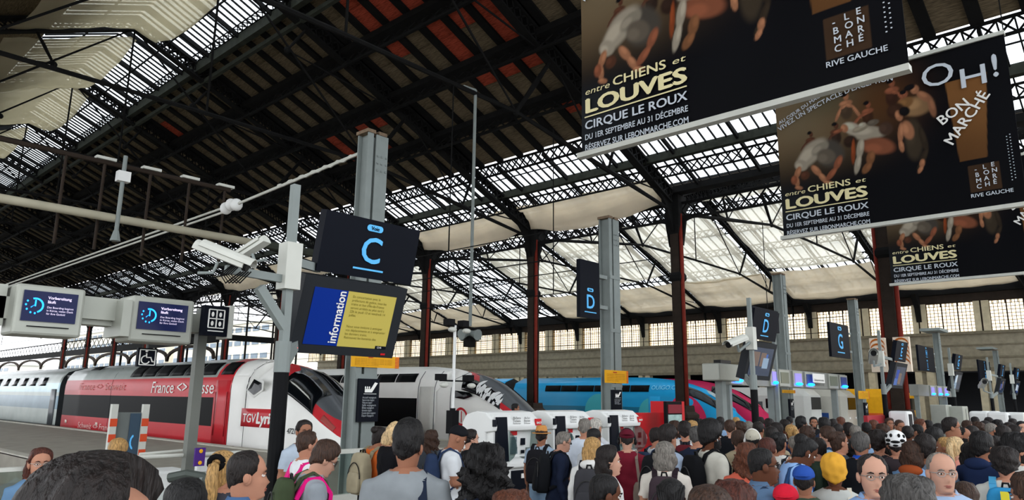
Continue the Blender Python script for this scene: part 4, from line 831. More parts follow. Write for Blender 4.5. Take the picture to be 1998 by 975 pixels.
# ---- tubes, wires and hanging poles in the upper left
def rod_px(name, label, cat, a, c, Y, r, m, parts=None):
    A = atY(*a, Y); B = atY(*c, Y); t = thing(name, label, cat, A); MB().tube([A, B], r, 8).obj('tube', m, t, smooth=True); return t, A, B
t = thing('horizontal_tube', 'long pale horizontal tube crossing the dark roof at the left', 'pipe', (3, 18.1, 6.06)); MB().tube([(-4, 18.1, 6.06), (9.4, 18.1, 6.06)], .1, 10).obj('tube', mat('#b9b49f', .6, 0, .1, 2), t, smooth=True); MB().tube([(9.4, 18.1, 6.06), (13, 18.1, 6.06)], .12, 8).obj('dark_end', IRONL, t)
t = thing('catenary_rail', 'dark horizontal rail carrying thin hanging rods at the upper left', 'rail', (3, 18.4, 7.4)); MB().tube([(-4, 18.4, 7.45), (8.6, 18.4, 7.45)], .06, 8).obj('rail', IRONB, t)
for k, px in enumerate((130, 206, 296, 372, 441)):
    P = atY(px, 300+k*12, 18.4); MB().tube([(P[0], 18.4, 7.45), (P[0], 18.4, 5.3)], .035, 6).obj('hanging_rod', IRONB, t); 
    if k: MB().box((P[0]-.22, 18.3, 7.5), (P[0]+.22, 18.5, 7.57)).obj('clip', STEELW, t)
P = atY(241, 340, 18.0); t = thing('hanging_lamp', 'slim hanging pole with a small white lamp head left of the cameras', 'lamp', (P[0], 18.0, 5.7)); MB().tube([(P[0], 18.0, 7.6), (P[0], 18.0, 5.6)], .05, 8).obj('pole', STEEL, t); MB().box((P[0]-.14, 17.9, 6.95), (P[0]+.14, 18.1, 7.2)).obj('lamp_head', WHITEP, t); MB().tube([(P[0], 18.0, 5.75), (P[0], 18.0, 5.5)], [.06, .12], 8).obj('tip', STEEL, t)
t = thing('catenary_wire', 'twin cable with a pale porcelain insulator running left from the tallest pillar', 'cable', (8.1, 17.2, 6.7)); b = MB()
b.tube([(8.1, 11.7, 6.85), (8.1, 17.2, 6.68)], .035, 6); b.tube([(8.1, 17.4, 6.72), (8.1, 70, 6.85)], .03, 6); b.tube([(8.1, 17.4, 6.6), (8.1, 70, 6.68)], .03, 6); b.obj('wires', STEELW, t, kind='stuff')
b = MB()
for k in range(3): b.ell((8.1, 16.9+.28*k, 6.68+.05*(k % 2)), (.16, .13, .16), 10, 7)
b.obj('insulator', WHITEP, t, smooth=True)
b = MB(); b.tube([(8.1, 11.9+i*.12, 6.84-.003*i+.03*math.sin(i*1.6)) for i in range(26)], .03, 6); b.obj('twisted_cable', STEELW, t)
P = atY(932, 655, 18.4); t = thing('hanging_loudspeaker', 'long thin pole from the roof ending in a cluster of grey loudspeakers', 'loudspeaker', (17.95, 18.5, 4.3)); MB().tube([(17.95, 18.5, 13.6), (17.95, 18.5, 4.5)], .06, 8).obj('pole', STEEL, t); MB().bar((17.3, 18.5, 13.55), (17.95, 18.5, 13.6), .08).obj('hook', STEEL, t)
for a in (0, 1.6, 3.1, 4.7): c = V(17.95, 18.5, 4.25); d = V(math.cos(a), math.sin(a), -.2); MB().tube([c, c+d*.2, c+d*.42], [.1, .12, .2], 10).obj('horn', STEEL, t)
MB().box((17.8, 18.35, 3.75), (18.1, 18.65, 4.1)).obj('box', IRON, t)
# thin black and white lamp mast
P = atY(882, 850, 12); X_ = P[0]; t = thing('floodlight_mast', 'slim black and white mast with small lamps, in front of the white train', 'mast', (X_, 12, 0)); MB().tube([(X_, 12, 0), (X_, 12, 1.75)], .06, 8).obj('lower_pole', DARKM, t); MB().tube([(X_, 12, 1.75), (X_, 12, 3.6)], .035, 8).obj('upper_pole', WHITEP, t)
for z, r_ in ((3.58, .22), (2.35, .42)):
    MB().tube([(X_-r_, 12, z), (X_+r_, 12, z)], .02, 6).obj('crossbar', DARKM, t)
    for s_ in (-1, 1): MB().box((X_+s_*r_-.1, 11.85, z), (X_+s_*r_+.08, 12.05, z+.14)).obj('lamp', DARKM, t); MB().ell((X_+s_*r_, 11.85, z-.1), (.12, .08, .06), 10, 6).obj('lamp_bowl', STEELW, t)
MB().box((X_-.1, 11.9, 1.2), (X_+.1, 12.1, 1.7)).obj('junction_box', DARKM, t)
# more thin wires
for i, (x, ya, z) in enumerate(((18.6, 14, 6.2), (24.5, 14, 6.2), (46, 14, 6.0))):
    t = thing('catenary_wire', 'thin overhead wire running above the %s train' % ('red', 'white', 'blue')[i], 'cable', (x, 30, z)); MB().tube([(x-1.8, ya, z), (x-1.8, 90, z)], .02, 5).tube([(x-1.8, ya, z+.9), (x-1.8, 50, z+.75), (x-1.8, 90, z+.9)], .02, 5).obj('wire', IRON, t, kind='stuff')
    for yy in (18.5, 38.5, 58.5, 78.5): MB().tube([(x-1.8, yy, z), (x-1.8, yy, 13.45)], .025, 5).obj('dropper', IRON, t)
# ---- three ticket kiosks
KB = mat('#11151f', .3, 0, 0); 
def kiosk(x, y, label):
    t = thing('ticket_kiosk', label, 'ticket machine', (x, y, 0), 'white self-service ticket kiosks'); wx = .62
    prof = [(.36, .55), (.36, 1.55), (.25, 1.70), (.0, 1.76), (-.22, 1.74), (-.38, 1.62), (-.42, 1.5), (-.40, 1.42), (-.22, 1.40), (-.18, .95), (-.30, .92), (-.34, .86), (-.34, .78), (-.28, .74), (-.28, .55)]
    b = MB(); b.prism([(x-wx, y+a, z) for a, z in prof], (2*wx, 0, 0)); o = b.obj('shell', WHITEP, t); md = o.modifiers.new('b', 'BEVEL'); md.width = .02; md.segments = 2
    MB().box((x-wx+.06, y-.27, 0), (x+wx-.06, y+.34, .57)).box((x-.0, y-.30, .04), (x+wx-.08, y-.26, .72)).obj('base_cabinet', NAVY, t)
    # tall dark screen panel on the left third
    b = MB(); b.prism([(x-wx+.12, y-.40, .9), (x-.18, y-.40, .9), (x-.28, y-.43, 1.66), (x-wx+.10, y-.43, 1.66)], (0, .05, 0)); b.obj('dark_display', KB, t)
    MB().box((x-wx+.06, y-.36, .8), (x-.12, y-.1, 1.7)).obj('display_housing', WHITEP, t)
    MB().box((x-wx-.0, y-.44, 1.5), (x-wx+.07, y-.40, 1.62)).obj('accessibility_mark', KB, t)
    for k in range(3): text(['Billets', 'Tickets', 'Fahrkarten'][k], .06, DARKM, (x-.1+.0*k, y-.41, 1.62-.05*k), EX, EZ, t, width=.2, name='kiosk_text'); text(['Achat', 'Retrait', 'Échange'][k], .06, DARKM, (x+.2, y-.41, 1.62-.05*k), EX, EZ, t, width=.16, name='kiosk_text')
    MB().box((x+.5, y-.43, 1.5), (x+.66, y-.40, 1.62)).obj('red_mark', RED, t); text('SNCF', .055, WHITE, (x+.51, y-.435, 1.53), EX, EZ, t, width=.14, bold=.02)
    b = MB(); b.prism([(x-.08, y-.235, 1.0), (x+.22, y-.235, 1.0), (x+.22, y-.215, 1.3), (x-.08, y-.215, 1.3)], (0, .02, 0)); b.obj('touch_screen', mat('#5d6d74', .15, 0, 0, emit=.1), t)
    MB().box((x-.1, y-.24, 1.33), (x+.2, y-.2, 1.4)).obj('red_label', RED, t)
    MB().box((x+.33, y-.235, 1.15), (x+.43, y-.2, 1.27)).box((x+.35, y-.235, 1.0), (x+.41, y-.2, 1.06)).obj('card_reader', KB, t); MB().box((x+.48, y-.235, 1.02), (x+.62, y-.2, 1.1)).obj('ticket_slot', STEEL, t); MB().box((x+.3, y-.33, .93), (x+.6, y-.2, .945)).obj('keypad', STEEL, t)
    for s_ in (-1, 1):
        xx = x+s_*(wx+.0); xw = xx if s_ > 0 else x-.16
        b = MB(); b.prism([(xw, y-.18, .85), (xw, y-.18, 1.45)]+[(xw, y-.18-.38*math.sin(a), 1.15+.3*math.cos(a)) for a in np.linspace(.25, 2.9, 9)], (.015, 0, 0)); b.obj('privacy_wing', glassmat('smoky_wing', (.6, .68, .66), .15) if 'smoky_wing' not in bpy.data.materials else bpy.data.materials['smoky_wing'], t)
    MB().box((x+.25, y-.31, .58), (x+.5, y-.30, .66)).obj('badge', WHITE, t)
kiosk(9.75, 9.2, 'white ticket kiosk, leftmost of the three, its screen visible'); kiosk(11.4, 9.2, 'white ticket kiosk in the middle of the three, behind the straw hat'); kiosk(13.2, 9.2, 'white ticket kiosk, rightmost of the three, beside the red wall')
# red hoarding + poster stand
P = atD(1270, 840, 17); t = thing('red_hoarding', 'bright red partition wall right of the kiosks', 'partition', (P[0], P[1], 0)); MB().box((P[0]-.55, P[1]-.1, 0), (P[0]+1.2, P[1]+.1, 1.68)).obj('panel', RED, t); MB().box((P[0]+.5, P[1]-.3, 0), (P[0]+1.1, P[1]+.3, 1.95)).obj('end_panel', RED, t)
P = atD(1313, 840, 16.5); t = thing('poster_stand', 'red framed poster stand with a pale map in front of the column', 'stand', (P[0], P[1], 0)); MB().box((P[0]-.25, P[1], 0), (P[0]+.45, P[1]+.08, 1.95)).obj('frame', DARKM, t); MB().box((P[0]-.2, P[1]-.02, .5), (P[0]+.4, P[1], 1.65)).obj('map', mat('#9fb9b4', .5, 0, .2, 9), t); MB().box((P[0]-.2, P[1]-.02, 1.68), (P[0]+.4, P[1], 1.88)).obj('header', mat('#7c2630', .5, 0, 0), t)
text('INFORMATIONS', .1, DARKM, (P[0]-.12, P[1]-.03, 1.4), EX, EZ, t, width=.45)
P = atD(1715, 820, 24); t = thing('red_barrier', 'low red barrier beyond the crowd near letter G', 'barrier', (P[0], P[1], 0)); MB().box((P[0]-1.2, P[1], 0), (P[0]+1.6, P[1]+.12, 1.55)).obj('panel', mat('#a83038', .4, 0, .05, 2), t)
# poster wraps on the column 33, 8.5
t = thing('poster_drum', 'orange and white striped poster wrap around the near iron column', 'poster', (32.6, 8.5, 3.4)); ON = mat('#b3601f', .5, 0, 0); WN = mat('#e8d8c4', .5, 0, 0)
for s_ in (-1, 1):
    yy = 8.5+s_*.45; MB().box((32.3, yy-.3, 3.2), (32.5, yy+.3, 4.6)).obj('poster_panel', WN, t)
    for k in range(5): MB().prism([(32.29, yy+.28*math.cos(a), 4.58-.2*k-(.25*(1-math.sin(a)))) for a in np.linspace(.1, 3.04, 8)]+[(32.29, yy+.28*math.cos(a), 4.50-.2*k-(.25*(1-math.sin(a)))) for a in np.linspace(3.04, .1, 8)], (-.008, 0, 0)).obj('orange_stripe', ON, t)
# cream white pillar-lined kiosk walls near the far right
for a, y0_, D_, hh, lb in ((1836, 795, 30, 1.9, 'grey service cabinet among the far gates'), (1868, 800, 30, 1.85, 'second grey service cabinet among the far gates')):
    P = atD(a, y0_, D_); t = thing('service_cabinet', lb, 'cabinet', (P[0], P[1], 0)); bevbox((P[0]-.5, P[1]-.3, 0), (P[0]+.5, P[1]+.3, hh), 'cabinet_body', PG, t); MB().box((P[0]-.01, P[1]-.31, .1), (P[0]+.01, P[1]-.3, hh-.1)).obj('door_joint', DARKM, t)
for k, (a, y0_, D_) in enumerate(((1918, 800, 26), (1938, 800, 27), (1956, 808, 24), (1765, 820, 24), (1990, 810, 24))):
    P = atD(a, y0_, D_); t = thing('ticket_gate', 'white ticket gate machine in the far crowd, %s' % ('left of the right-edge masts', 'right beside the first far gate', 'third of the far gates', 'with a black mark behind the cyclist helmet', 'at the right edge')[k], 'ticket gate', (P[0], P[1], 0)); bevbox((P[0]-.35, P[1]-.2, 0), (P[0]+.35, P[1]+.4, 1.7), 'housing', WHITEP, t, .08); MB().box((P[0]-.25, P[1]-.22, 1.2), (P[0]+.1, P[1]-.2, 1.6)).obj('screen', KB, t); MB().box((P[0]-.4, P[1]-.21, .2), (P[0]+.4, P[1]-.2, .9)).obj('front_panel', PG, t)
# lettered barrier board with striped posts, bottom left
P = atD(250, 850, 14.2); t = thing('barrier_board', 'grey board marked C between two red and white striped posts', 'barrier', (P[0], P[1], 0)); d = unit(V(-1, .25, 0))*-1
OR = mat('#d5502e', .5, 0, 0)
for s_, st_ in ((-.3, 0), (.26, 1)):
    c = P+d*s_; c[2] = 0
    MB().box((c[0]-.06, c[1]-.05, 0), (c[0]+.06, c[1]+.05, 1.78)).obj('post', STEELW, t)
    for k in range(3): MB().box((c[0]-.065, c[1]-.056, .75+.3*k), (c[0]+.065, c[1]-.04, .9+.3*k)).obj('orange_band', OR, t)
MB().prism([P*V(1, 1, 0)+d*-.26+V(0, .02, .35), P*V(1, 1, 0)+d*.2+V(0, .02, .35), P*V(1, 1, 0)+d*.2+V(0, .02, 1.62), P*V(1, 1, 0)+d*-.26+V(0, .02, 1.62)], (0, .04, 0)).obj('board', mat('#6a706e', .5, 0, .05, 3), t)
MB().prism([P*V(1, 1, 0)+d*.0+V(0, -.01, .4), P*V(1, 1, 0)+d*.19+V(0, -.01, .4), P*V(1, 1, 0)+d*.19+V(0, -.01, 1.6), P*V(1, 1, 0)+d*.0+V(0, -.01, 1.6)], (0, .02, 0)).obj('letter_panel', mat('#3a4c5c', .5, 0, 0), t)
text('C', .42, CYAN, P*V(1, 1, 0)+d*.02+V(0, -.02, .9), EX, EZ, t, bold=.02, squash=.5); MB().box((P[0]+.03, P[1]-.03, .8), (P[0]+.17, P[1]-.02, .82)).obj('underline', CYAN, t); MB().ell((P[0]+.1, P[1]-.02, 1.38), (.04, .01, .04), 8, 5).obj('pill_label', CYAN, t)
# white ticket barrier, railings and glass screen, bottom left
t = thing('ticket_barrier', 'white ticket barrier with a navy screen behind the ponytail', 'ticket gate', (4.3, 9.6, 0)); 
for a, c_, z1 in ((300, 372, 1.02), (385, 445, 1.12)):
    A, B = atY(a, 900, 9.8)[0], atY(c_, 900, 9.8)[0]; bevbox((A, 9.8, 0), (B, 10.3, z1), 'barrier_body', WHITEP, t, .04)
    for k in range(3): MB().box((A+.02, 9.785, .25*k+.1), (B-.02, 9.8, .25*k+.3)).obj('panel', mat('#d5dcd9', .3, 0, .03), t)
A = atY(430, 905, 9.0); MB().box((A[0]-.2, 9.0, .55), (A[0]+.12, 9.1, 1.05)).obj('screen_frame', PG, t); MB().box((A[0]-.17, 8.98, .6), (A[0]+.09, 9.0, 1.0)).obj('screen', SCN, t); MB().ell((A[0]-.03, 8.975, .85), (.06, .006, .06), 12, 8).obj('round_mark', mat('#b04a5a', .5, 0, 0, emit=.2), t); text('Présentez votre', .035, WHITE, (A[0]-.14, 8.97, .72), EX, EZ, t, width=.2); text('billet', .035, WHITE, (A[0]-.09, 8.97, .67), EX, EZ, t, width=.1)
b = MB(); b.tube([atY(262, 892, 9.4), atY(470, 882, 9.4)], .025, 8); b.tube([atY(272, 886, 9.6), atY(360, 878, 9.6), atY(360, 930, 9.6)], .02, 8); b.obj('handrail', STEELW, t)
P = atY(391, 891, 9.1); s = thing('purple_notice', 'small purple notice with two orange dots on the portal post', 'notice', P); MB().box((P[0]-.07, 9.1, P[2]-.11), (P[0]+.06, 9.13, P[2]+.11)).obj('board', mat('#4b2a7a', .5, 0, 0), s)
for dz in (-.07, .07): MB().ell((P[0], 9.095, P[2]+dz), (.025, .006, .025), 8, 5).obj('orange_dot', YEL, s)
t = thing('glass_screen', 'low glass screen with white rails between the bearded man and the tall pillar', 'barrier', atY(690, 950, 10)); A, B = atY(625, 880, 10.4), atY(775, 862, 10.4); x0_, x1_ = A[0], B[0]
MB().box((x0_, 10.4, .35), (x1_, 10.42, 1.05)).obj('glass', GLASSC, t); MB().box((x0_, 10.36, 1.05), (x1_, 10.46, 1.12)).obj('top_rail', STEELW, t); MB().box((x0_, 10.36, .25), (x1_, 10.46, .4)).obj('lower_rail', STEELW, t)
for x in (x0_, (x0_+x1_)/2, x1_): MB().box((x-.04, 10.36, 0), (x+.04, 10.46, 1.1)).obj('post', STEEL, t)
t = thing('glass_screen', 'frosted glass screen in the bottom left corner', 'barrier', atD(20, 940, 5.5)); P = atD(10, 920, 5.5); MB().box((P[0]-.6, P[1], .3), (P[0]+.35, P[1]+.02, P[2])).obj('glass', GLASSC, t); MB().box((P[0]-.6, P[1]-.02, P[2]), (P[0]+.35, P[1]+.04, P[2]+.03)).obj('rail', STEELW, t); MB().box((P[0]+.33, P[1]-.02, 0), (P[0]+.37, P[1]+.04, P[2])).obj('post', STEEL, t)
P = atD(440, 940, 3.6)
t = thing('curved_handrail', 'thick dark curved handrail at the lower left', 'handrail', (atD(400, 960, 5)[0], atD(400, 960, 5)[1], 0)); pts = [atD(a, c, 5.2) for a, c in ((330, 932), (365, 925), (395, 930), (412, 950), (425, 975))]; MB().tube(pts+[pts[-1]*V(1, 1, 0)], .035, 8).obj('rail', mat('#4a504c', .5, .2, .1), t); MB().box((pts[2][0]-.03, pts[2][1]-.03, 0), (pts[2][0]+.03, pts[2][1]+.03, pts[2][2])).obj('post', STEEL, t)
# ================================================================ PEOPLE
def lerp_tab(tab, n):
    t = np.array(tab, float); z = t[:, 0]; zz = np.linspace(0, len(z)-1, n); return np.stack([np.interp(zz, range(len(z)), t[:, i]) for i in range(t.shape[1])], 1)
HEAD = [(-.26, .060, .045, .062), (-.20, .055, .045, .062), (-.155, .054, .045, .066), (-.128, .053, .055, .070), (-.118, .046, .083, .072), (-.105, .050, .093, .074), (-.085, .056, .094, .078), (-.06, .063, .092, .084), (-.03, .069, .090, .092), (0, .073, .087, .099), (.03, .0765, .092, .103), (.055, .077, .088, .102), (.08, .071, .076, .094), (.1, .058, .058, .078), (.113, .038, .036, .054), (.12, .016, .014, .024), (.122, .001, .001, .001)]
def head_rings(n, seg, grow=0.):
    T_ = lerp_tab(HEAD, n); out = []
    for z, wx, yf, yb in T_:
        r = []
        for k in range(seg):
            a = 2*math.pi*k/seg; c, s_ = math.cos(a), math.sin(a); x = (wx+grow)*c*(abs(c)**-.12 if abs(c) > .05 else 1); y = (yf+grow if s_ > 0 else yb+grow)*s_-.008
            if s_ > 0 and not grow:
                g = lambda cx, cz, sx, sz: math.exp(-((x-cx)/sx)**2-((z-cz)/sz)**2)
                y += .012*g(0, -.02, .010, .025)+.020*g(0, -.040, .013, .014)+.007*g(0, .028, .045, .010)-.011*(g(.031, .002, .016, .013)+g(-.031, .002, .016, .013))+.007*g(0, -.072, .022, .010)-.004*g(0, -.0735, .02, .003)+.006*(g(.045, -.03, .02, .02)+g(-.045, -.03, .02, .02))+.005*g(0, -.108, .02, .012)-.004*g(0, -.09, .02, .006)
            r.append((x, y, z))
        out.append(r)
    return out
def add_head(b, n, seg, face=True):
    """material slots: 0 skin 1 eye 2 iris 3 brow/hair 4 lips"""
    b.loft(head_rings(n, seg), 0)
    for s_ in (-1, 1):
        b.ell((s_*.078, -.008, -.012), (.012, .022, .033), 8, 6, 0); b.ell((s_*.086, -.014, -.008), (.008, .018, .026), 8, 6, 0)
        if face:
            b.ell((s_*.031, .070, .001), (.0135, .0125, .0085), 8, 6, 1); b.ell((s_*.031, .0795, .001), (.006, .0045, .006), 6, 5, 2)
            b.tube([(s_*.014, .086, .022), (s_*.03, .090, .028), (s_*.05, .078, .021)], [.0035, .0045, .002], 5, 3)
            b.tube([(s_*.015, .080, .008), (s_*.031, .084, .013), (s_*.047, .072, .006)], .003, 5, 0)
    if face: b.tube([(-.024, .082, -.073), (-.008, .091, -.069), (0, .0915, -.071), (.008, .091, -.069), (.024, .082, -.073)], [.001, .0045, .005, .0045, .001], 6, 4); b.ell((0, .088, -.079), (.017, .006, .005), 8, 5, 4)
def hair_shell(b, zl, th, n=16, seg=26, noise=.0, nf=40, seed=0, ztop=0, part=0, back=0):
    """zl: hairline height from front (0) round to the nape (pi); th: thickness"""
    rnd = random.Random(seed); ph = [rnd.random()*6 for _ in range(4)]; T_ = [r for r in lerp_tab(HEAD, 30) if r[0] > -.15]; rings = []
    for z, wx, yf, yb in T_:
        r = []
        for k in range(seg):
            a = 2*math.pi*k/seg; c, s_ = math.cos(a), math.sin(a); ang = abs(math.atan2(c, s_)); lim = np.interp(ang, [0, .7, 1.15, 1.45, 1.8, math.pi], zl)
            m = min(1, max(0, (z-lim)/.022)); m = m*m*(3-2*m); top = max(0, (z-.03)/.09)
            t = -.013*(1-m)+m*(th*(.75+.25*top)+ztop*top*0)+m*noise*(math.sin(nf*.9*a+ph[0]+30*z)+math.sin(90*z+ph[1]+3*a)+math.sin(nf*.5*a-60*z+ph[2]))/2
            t = t*1.0 if z < .112 else -.013*(1-m)+m*th; t += m*back*max(0, -s_)
            hx, hy = wx*c, (yf if s_ > 0 else yb)*s_; nv = unit((hx/.0064, hy/.0095, max(0, z-.03)/.0080)); r.append((hx+nv[0]*t, hy+nv[1]*t-.008, z+nv[2]*t+ztop*top*m))
        rings.append(r)
    b.loft(rings, 0)
SHORT = [.078, .066, .0, -.02, -.04, -.085]; LONGL = [.085, .07, .03, -.03, -.08, -.13]; BALD = [.2, .2, .03, .0, -.02, -.08]; FULLER = [.068, .055, .0, -.03, -.05, -.10]
def add_hair(b, style, seed=0):
    S_ = seed
    if style == 'buzz': hair_shell(b, SHORT, .004, noise=.001, seed=S_)
    elif style == 'short': hair_shell(b, SHORT, .016, noise=.004, nf=22, seed=S_)
    elif style == 'full': hair_shell(b, FULLER, .028, noise=.006, nf=16, seed=S_, ztop=.012)
    elif style == 'swept': hair_shell(b, [.116, .10, .03, -.03, -.05, -.10], .034, n=34, noise=.005, nf=22, seed=S_, ztop=.012, seg=60)
    elif style == 'quiff': hair_shell(b, SHORT, .018, noise=.006, nf=16, seed=S_, ztop=.035)
    elif style == 'bald': hair_shell(b, BALD, .006, noise=.001, seed=S_)
    elif style == 'recede': hair_shell(b, [.11, .085, .0, -.02, -.04, -.085], .010, noise=.002, nf=22, seed=S_)
    elif style == 'curly': hair_shell(b, FULLER, .04, noise=.012, nf=14, seed=S_, seg=34)
    elif style == 'afro': hair_shell(b, FULLER, .055, noise=.005, nf=18, seed=S_, seg=30, ztop=.02)
    elif style in ('long', 'bigcurl', 'wavy', 'bob', 'blondelong'):
        th = {'long': .02, 'bigcurl': .06, 'wavy': .03, 'bob': .03, 'blondelong': .02}[style]; L = {'long': .34, 'bigcurl': .42, 'wavy': .30, 'bob': .14, 'blondelong': .36}[style]; nz = {'bigcurl': .02, 'wavy': .01}.get(style, .004)
        hair_shell(b, LONGL, th, noise=nz, nf=16 if style != 'bigcurl' else 30, seed=S_, seg=34 if style != 'bigcurl' else 60, n=16 if style != 'bigcurl' else 34)
        rnd = random.Random(S_); p0 = rnd.random()*6; rings = []; N_ = 12
        for i in range(N_+1):
            q = i/N_; z = .03-q*(L+.03); wx = (.083+th*.9)*(1+.12*math.sin(q*2.6)-.3*q**3); wy = (.075+th*.7)*(1-.35*q**2); cy = -.040-.02*q; r = []
            for k in range(30):
                a = 2*math.pi*k/30; nn = nz*1.5*(math.sin(11*a+p0+5*z*12)+math.sin(47*z+p0+3*a))+.003*math.sin(24*a+p0); fr = .30 if (math.sin(a) > 0 and q < .55) else 1
                r.append(((wx+nn)*math.cos(a), cy+(wy+nn)*math.sin(a)*fr, z))
            rings.append(r)
        b.loft(rings, 0)
    elif style in ('pony', 'bun', 'updo'):
        hair_shell(b, LONGL, .012, noise=.003, nf=26, seed=S_)
        if style == 'pony': b.tube([(0, -.10, .05), (0, -.15, .04), (.0, -.17, -.04), (.01, -.155, -.14), (.015, -.14, -.24)], [.02, .035, .04, .032, .008], 10)
        else: b.ell((0, -.11 if style == 'bun' else -.085, .07), (.05, .05, .045) if style == 'bun' else (.065, .07, .06), 14, 9)
    elif style == 'braids':
        hair_shell(b, LONGL, .012, n=20, noise=.0, seed=S_)
        for k in range(-5, 6): b.tube([(k*.012, .075-abs(k)*.004, .075-abs(k)*.006), (k*.015, .03, .118-k*k*.0015), (k*.0165, -.05, .115-k*k*.0015), (k*.015, -.105, .05), (k*.011, -.11, -.03), (k*.008, -.09, -.1)], .010, 6)
    elif style == 'curltop': hair_shell(b, FULLER, .045, noise=.014, nf=20, seed=S_, seg=38)
def seg_d(P, a, b_):
    a = np.array(a); b_ = np.array(b_); d = b_-a; t = np.clip(((P-a)@d)/(d@d), 0, 1); return np.linalg.norm(P-(a+t[:, None]*d), axis=1), t
ARMS = {'down': ((.235, -.03, 1.13), (.245, .05, .89)), 'phone': ((.225, .02, 1.14), (.12, .25, 1.19)), 'strap': ((.25, .0, 1.16), (.16, .13, 1.34)), 'back': ((.26, -.13, 1.15), (.04, -.21, 1.08)), 'paper': ((.235, .03, 1.14), (.16, .28, 1.08)), 'bag': ((.24, -.02, 1.13), (.22, .12, .93))}
_bodies = {}
def body_mesh(key):
    """clothed body, facing +y, 1.75 m tall without the head; returns verts, faces, region (0 skin,1 top,2 bottoms,3 shoes)"""
    if key in _bodies: return _bodies[key]
    la, ra, sleeve, wid, legs, vox = key; b = MB(); se = []
    def ringz(z, wx, wy, cy, n=20):
        return [(wx*math.copysign(abs(math.cos(a))**.8, math.cos(a)), cy+wy*math.copysign(abs(math.sin(a))**.85, math.sin(a)), z) for a in [2*math.pi*k/n for k in range(n)]]
    tor = [(.82, .150, .115, -.01), (.90, .172, .13, -.012), (1.0, .162, .122, -.005), (1.1, .150, .112, 0), (1.2, .157, .116, .004), (1.3, .176, .122, .002), (1.38, .192, .118, -.006), (1.43, .185, .10, -.014), (1.465, .13, .08, -.02), (1.49, .085, .068, -.02), (1.515, .06, .06, -.018)]
    b.loft([ringz(z, wx*(wid if z < 1.46 else 1), wy*(.5+.5*wid), cy) for z, wx, wy, cy in tor])
    for s_, pose in ((-1, la), (1, ra)):
        e, w_ = ARMS[pose]; sh = V(s_*.182*wid, -.012, 1.40); e = V(s_*e[0]*wid, e[1], e[2]); w_ = V(s_*w_[0]*(wid if w_[0] > .1 else 1), w_[1], w_[2]); se.append((s_, sh, e, w_))
        b.tube([sh+V(-s_*.04, 0, -.01), sh, sh*.5+e*.5, e, e*.5+w_*.5, w_], [.05, .064, .052, .044, .041, .030], 10)
    for s_ in (-1, 1):
        lg = 1.12 if legs == 'wide' else 1
        b.tube([(s_*.085, -.01, .92), (s_*.09, .0, .72), (s_*.09, .015, .48), (s_*.092, -.005, .3), (s_*.092, -.02, .09)], [.10, .088*lg, .064*lg, .060*lg, .045*lg], 12)
        b.loft([[(s_*.095+wx*math.cos(a), y, max(.005, z+h*math.sin(a))) for a in [2*math.pi*k/10 for k in range(10)]] for y, wx, z, h in ((-.10, .025, .05, .03), (-.085, .04, .055, .05), (-.02, .045, .06, .06), (.06, .048, .045, .045), (.13, .045, .032, .03), (.165, .02, .025, .015))])
    me = b.mesh('tmp', []); o = bpy.data.objects.new('tmp', me); COL.objects.link(o)
    md = o.modifiers.new('r', 'REMESH'); md.mode = 'VOXEL'; md.voxel_size = vox
    sm = o.modifiers.new('s', 'SMOOTH'); sm.factor = .5; sm.iterations = 3 if vox < .024 else 2
    m2 = bpy.data.meshes.new_from_object(o.evaluated_get(bpy.context.evaluated_depsgraph_get()))
    n = len(m2.vertices); P = np.empty(n*3); m2.vertices.foreach_get('co', P); P = P.reshape(-1, 3); N_ = np.empty(n*3); m2.vertices.foreach_get('normal', N_); N_ = N_.reshape(-1, 3)
    F_ = [tuple(p.vertices) for p in m2.polygons]; bpy.data.objects.remove(o); bpy.data.meshes.remove(me); bpy.data.meshes.remove(m2)
    reg = np.ones(n, int); reg[P[:, 2] < .93] = 2
    if legs == 'shorts': reg[(P[:, 2] < .5)] = 0
    if legs == 'coat': reg[(P[:, 2] < .93) & (P[:, 2] > .42)] = 1
    reg[P[:, 2] < .095] = 3
    tm = {'short': .72, 'long': 9, 'none': .08, 'threeq': 1.4}[sleeve]
    for s_, sh, e, w_ in se:
        d1, t1 = seg_d(P, sh, e); d2, t2 = seg_d(P, e, w_); t = np.where(d1 < d2, t1, 1+t2); d = np.minimum(d1, d2)
        arm = (d < .068) & (t > .12) & ((P[:, 0]*s_ > .2*wid) | (t > 1.05) | (d < .05))
        reg[arm] = np.where(t[arm] > tm, 0, 1)
    if sleeve == 'none': reg[(P[:, 2] > 1.42) & (abs(P[:, 0]) > .13)] = 0
    reg[(P[:, 2] > 1.487) & (abs(P[:, 0]) < .11)] = 0
    cl = (reg == 1); w1 = .006*(np.sin(P[:, 2]*46+P[:, 0]*17)+np.sin(P[:, 0]*39-P[:, 2]*21+P[:, 1]*30))*np.clip((1.45-P[:, 2])/.3, 0, 1)
    P = P+N_*np.where(cl, .012+w1, np.where(reg == 2, .006, 0))[:, None]
    fr = np.array([max(set(r), key=list(r).count) for r in [tuple(reg[list(f)]) for f in F_]])
    hands = MB()
    for s_, sh, e, w_ in se:
        d = unit(w_-e); side = unit(np.cross(d, V(0, 0, 1))) if abs(d[2]) < .9 else V(0, 1, 0); nn = np.cross(side, d)
        if abs(d[2]) > .9: side = V(0, 1, 0); nn = unit(np.cross(side, d))
        cu = nn*(-1 if nn[2] > 0 else 1)
        if abs(d[2]) > .85: cu = V(-s_, 0, 0)
        rr = [[w_+d*q+side*wx*math.cos(a)+nn*.014*math.sin(a) for a in [2*math.pi*k/10 for k in range(10)]] for q, wx in ((-.03, .024), (.01, .026), (.04, .038), (.085, .041), (.10, .036))]
        hands.loft(rr)
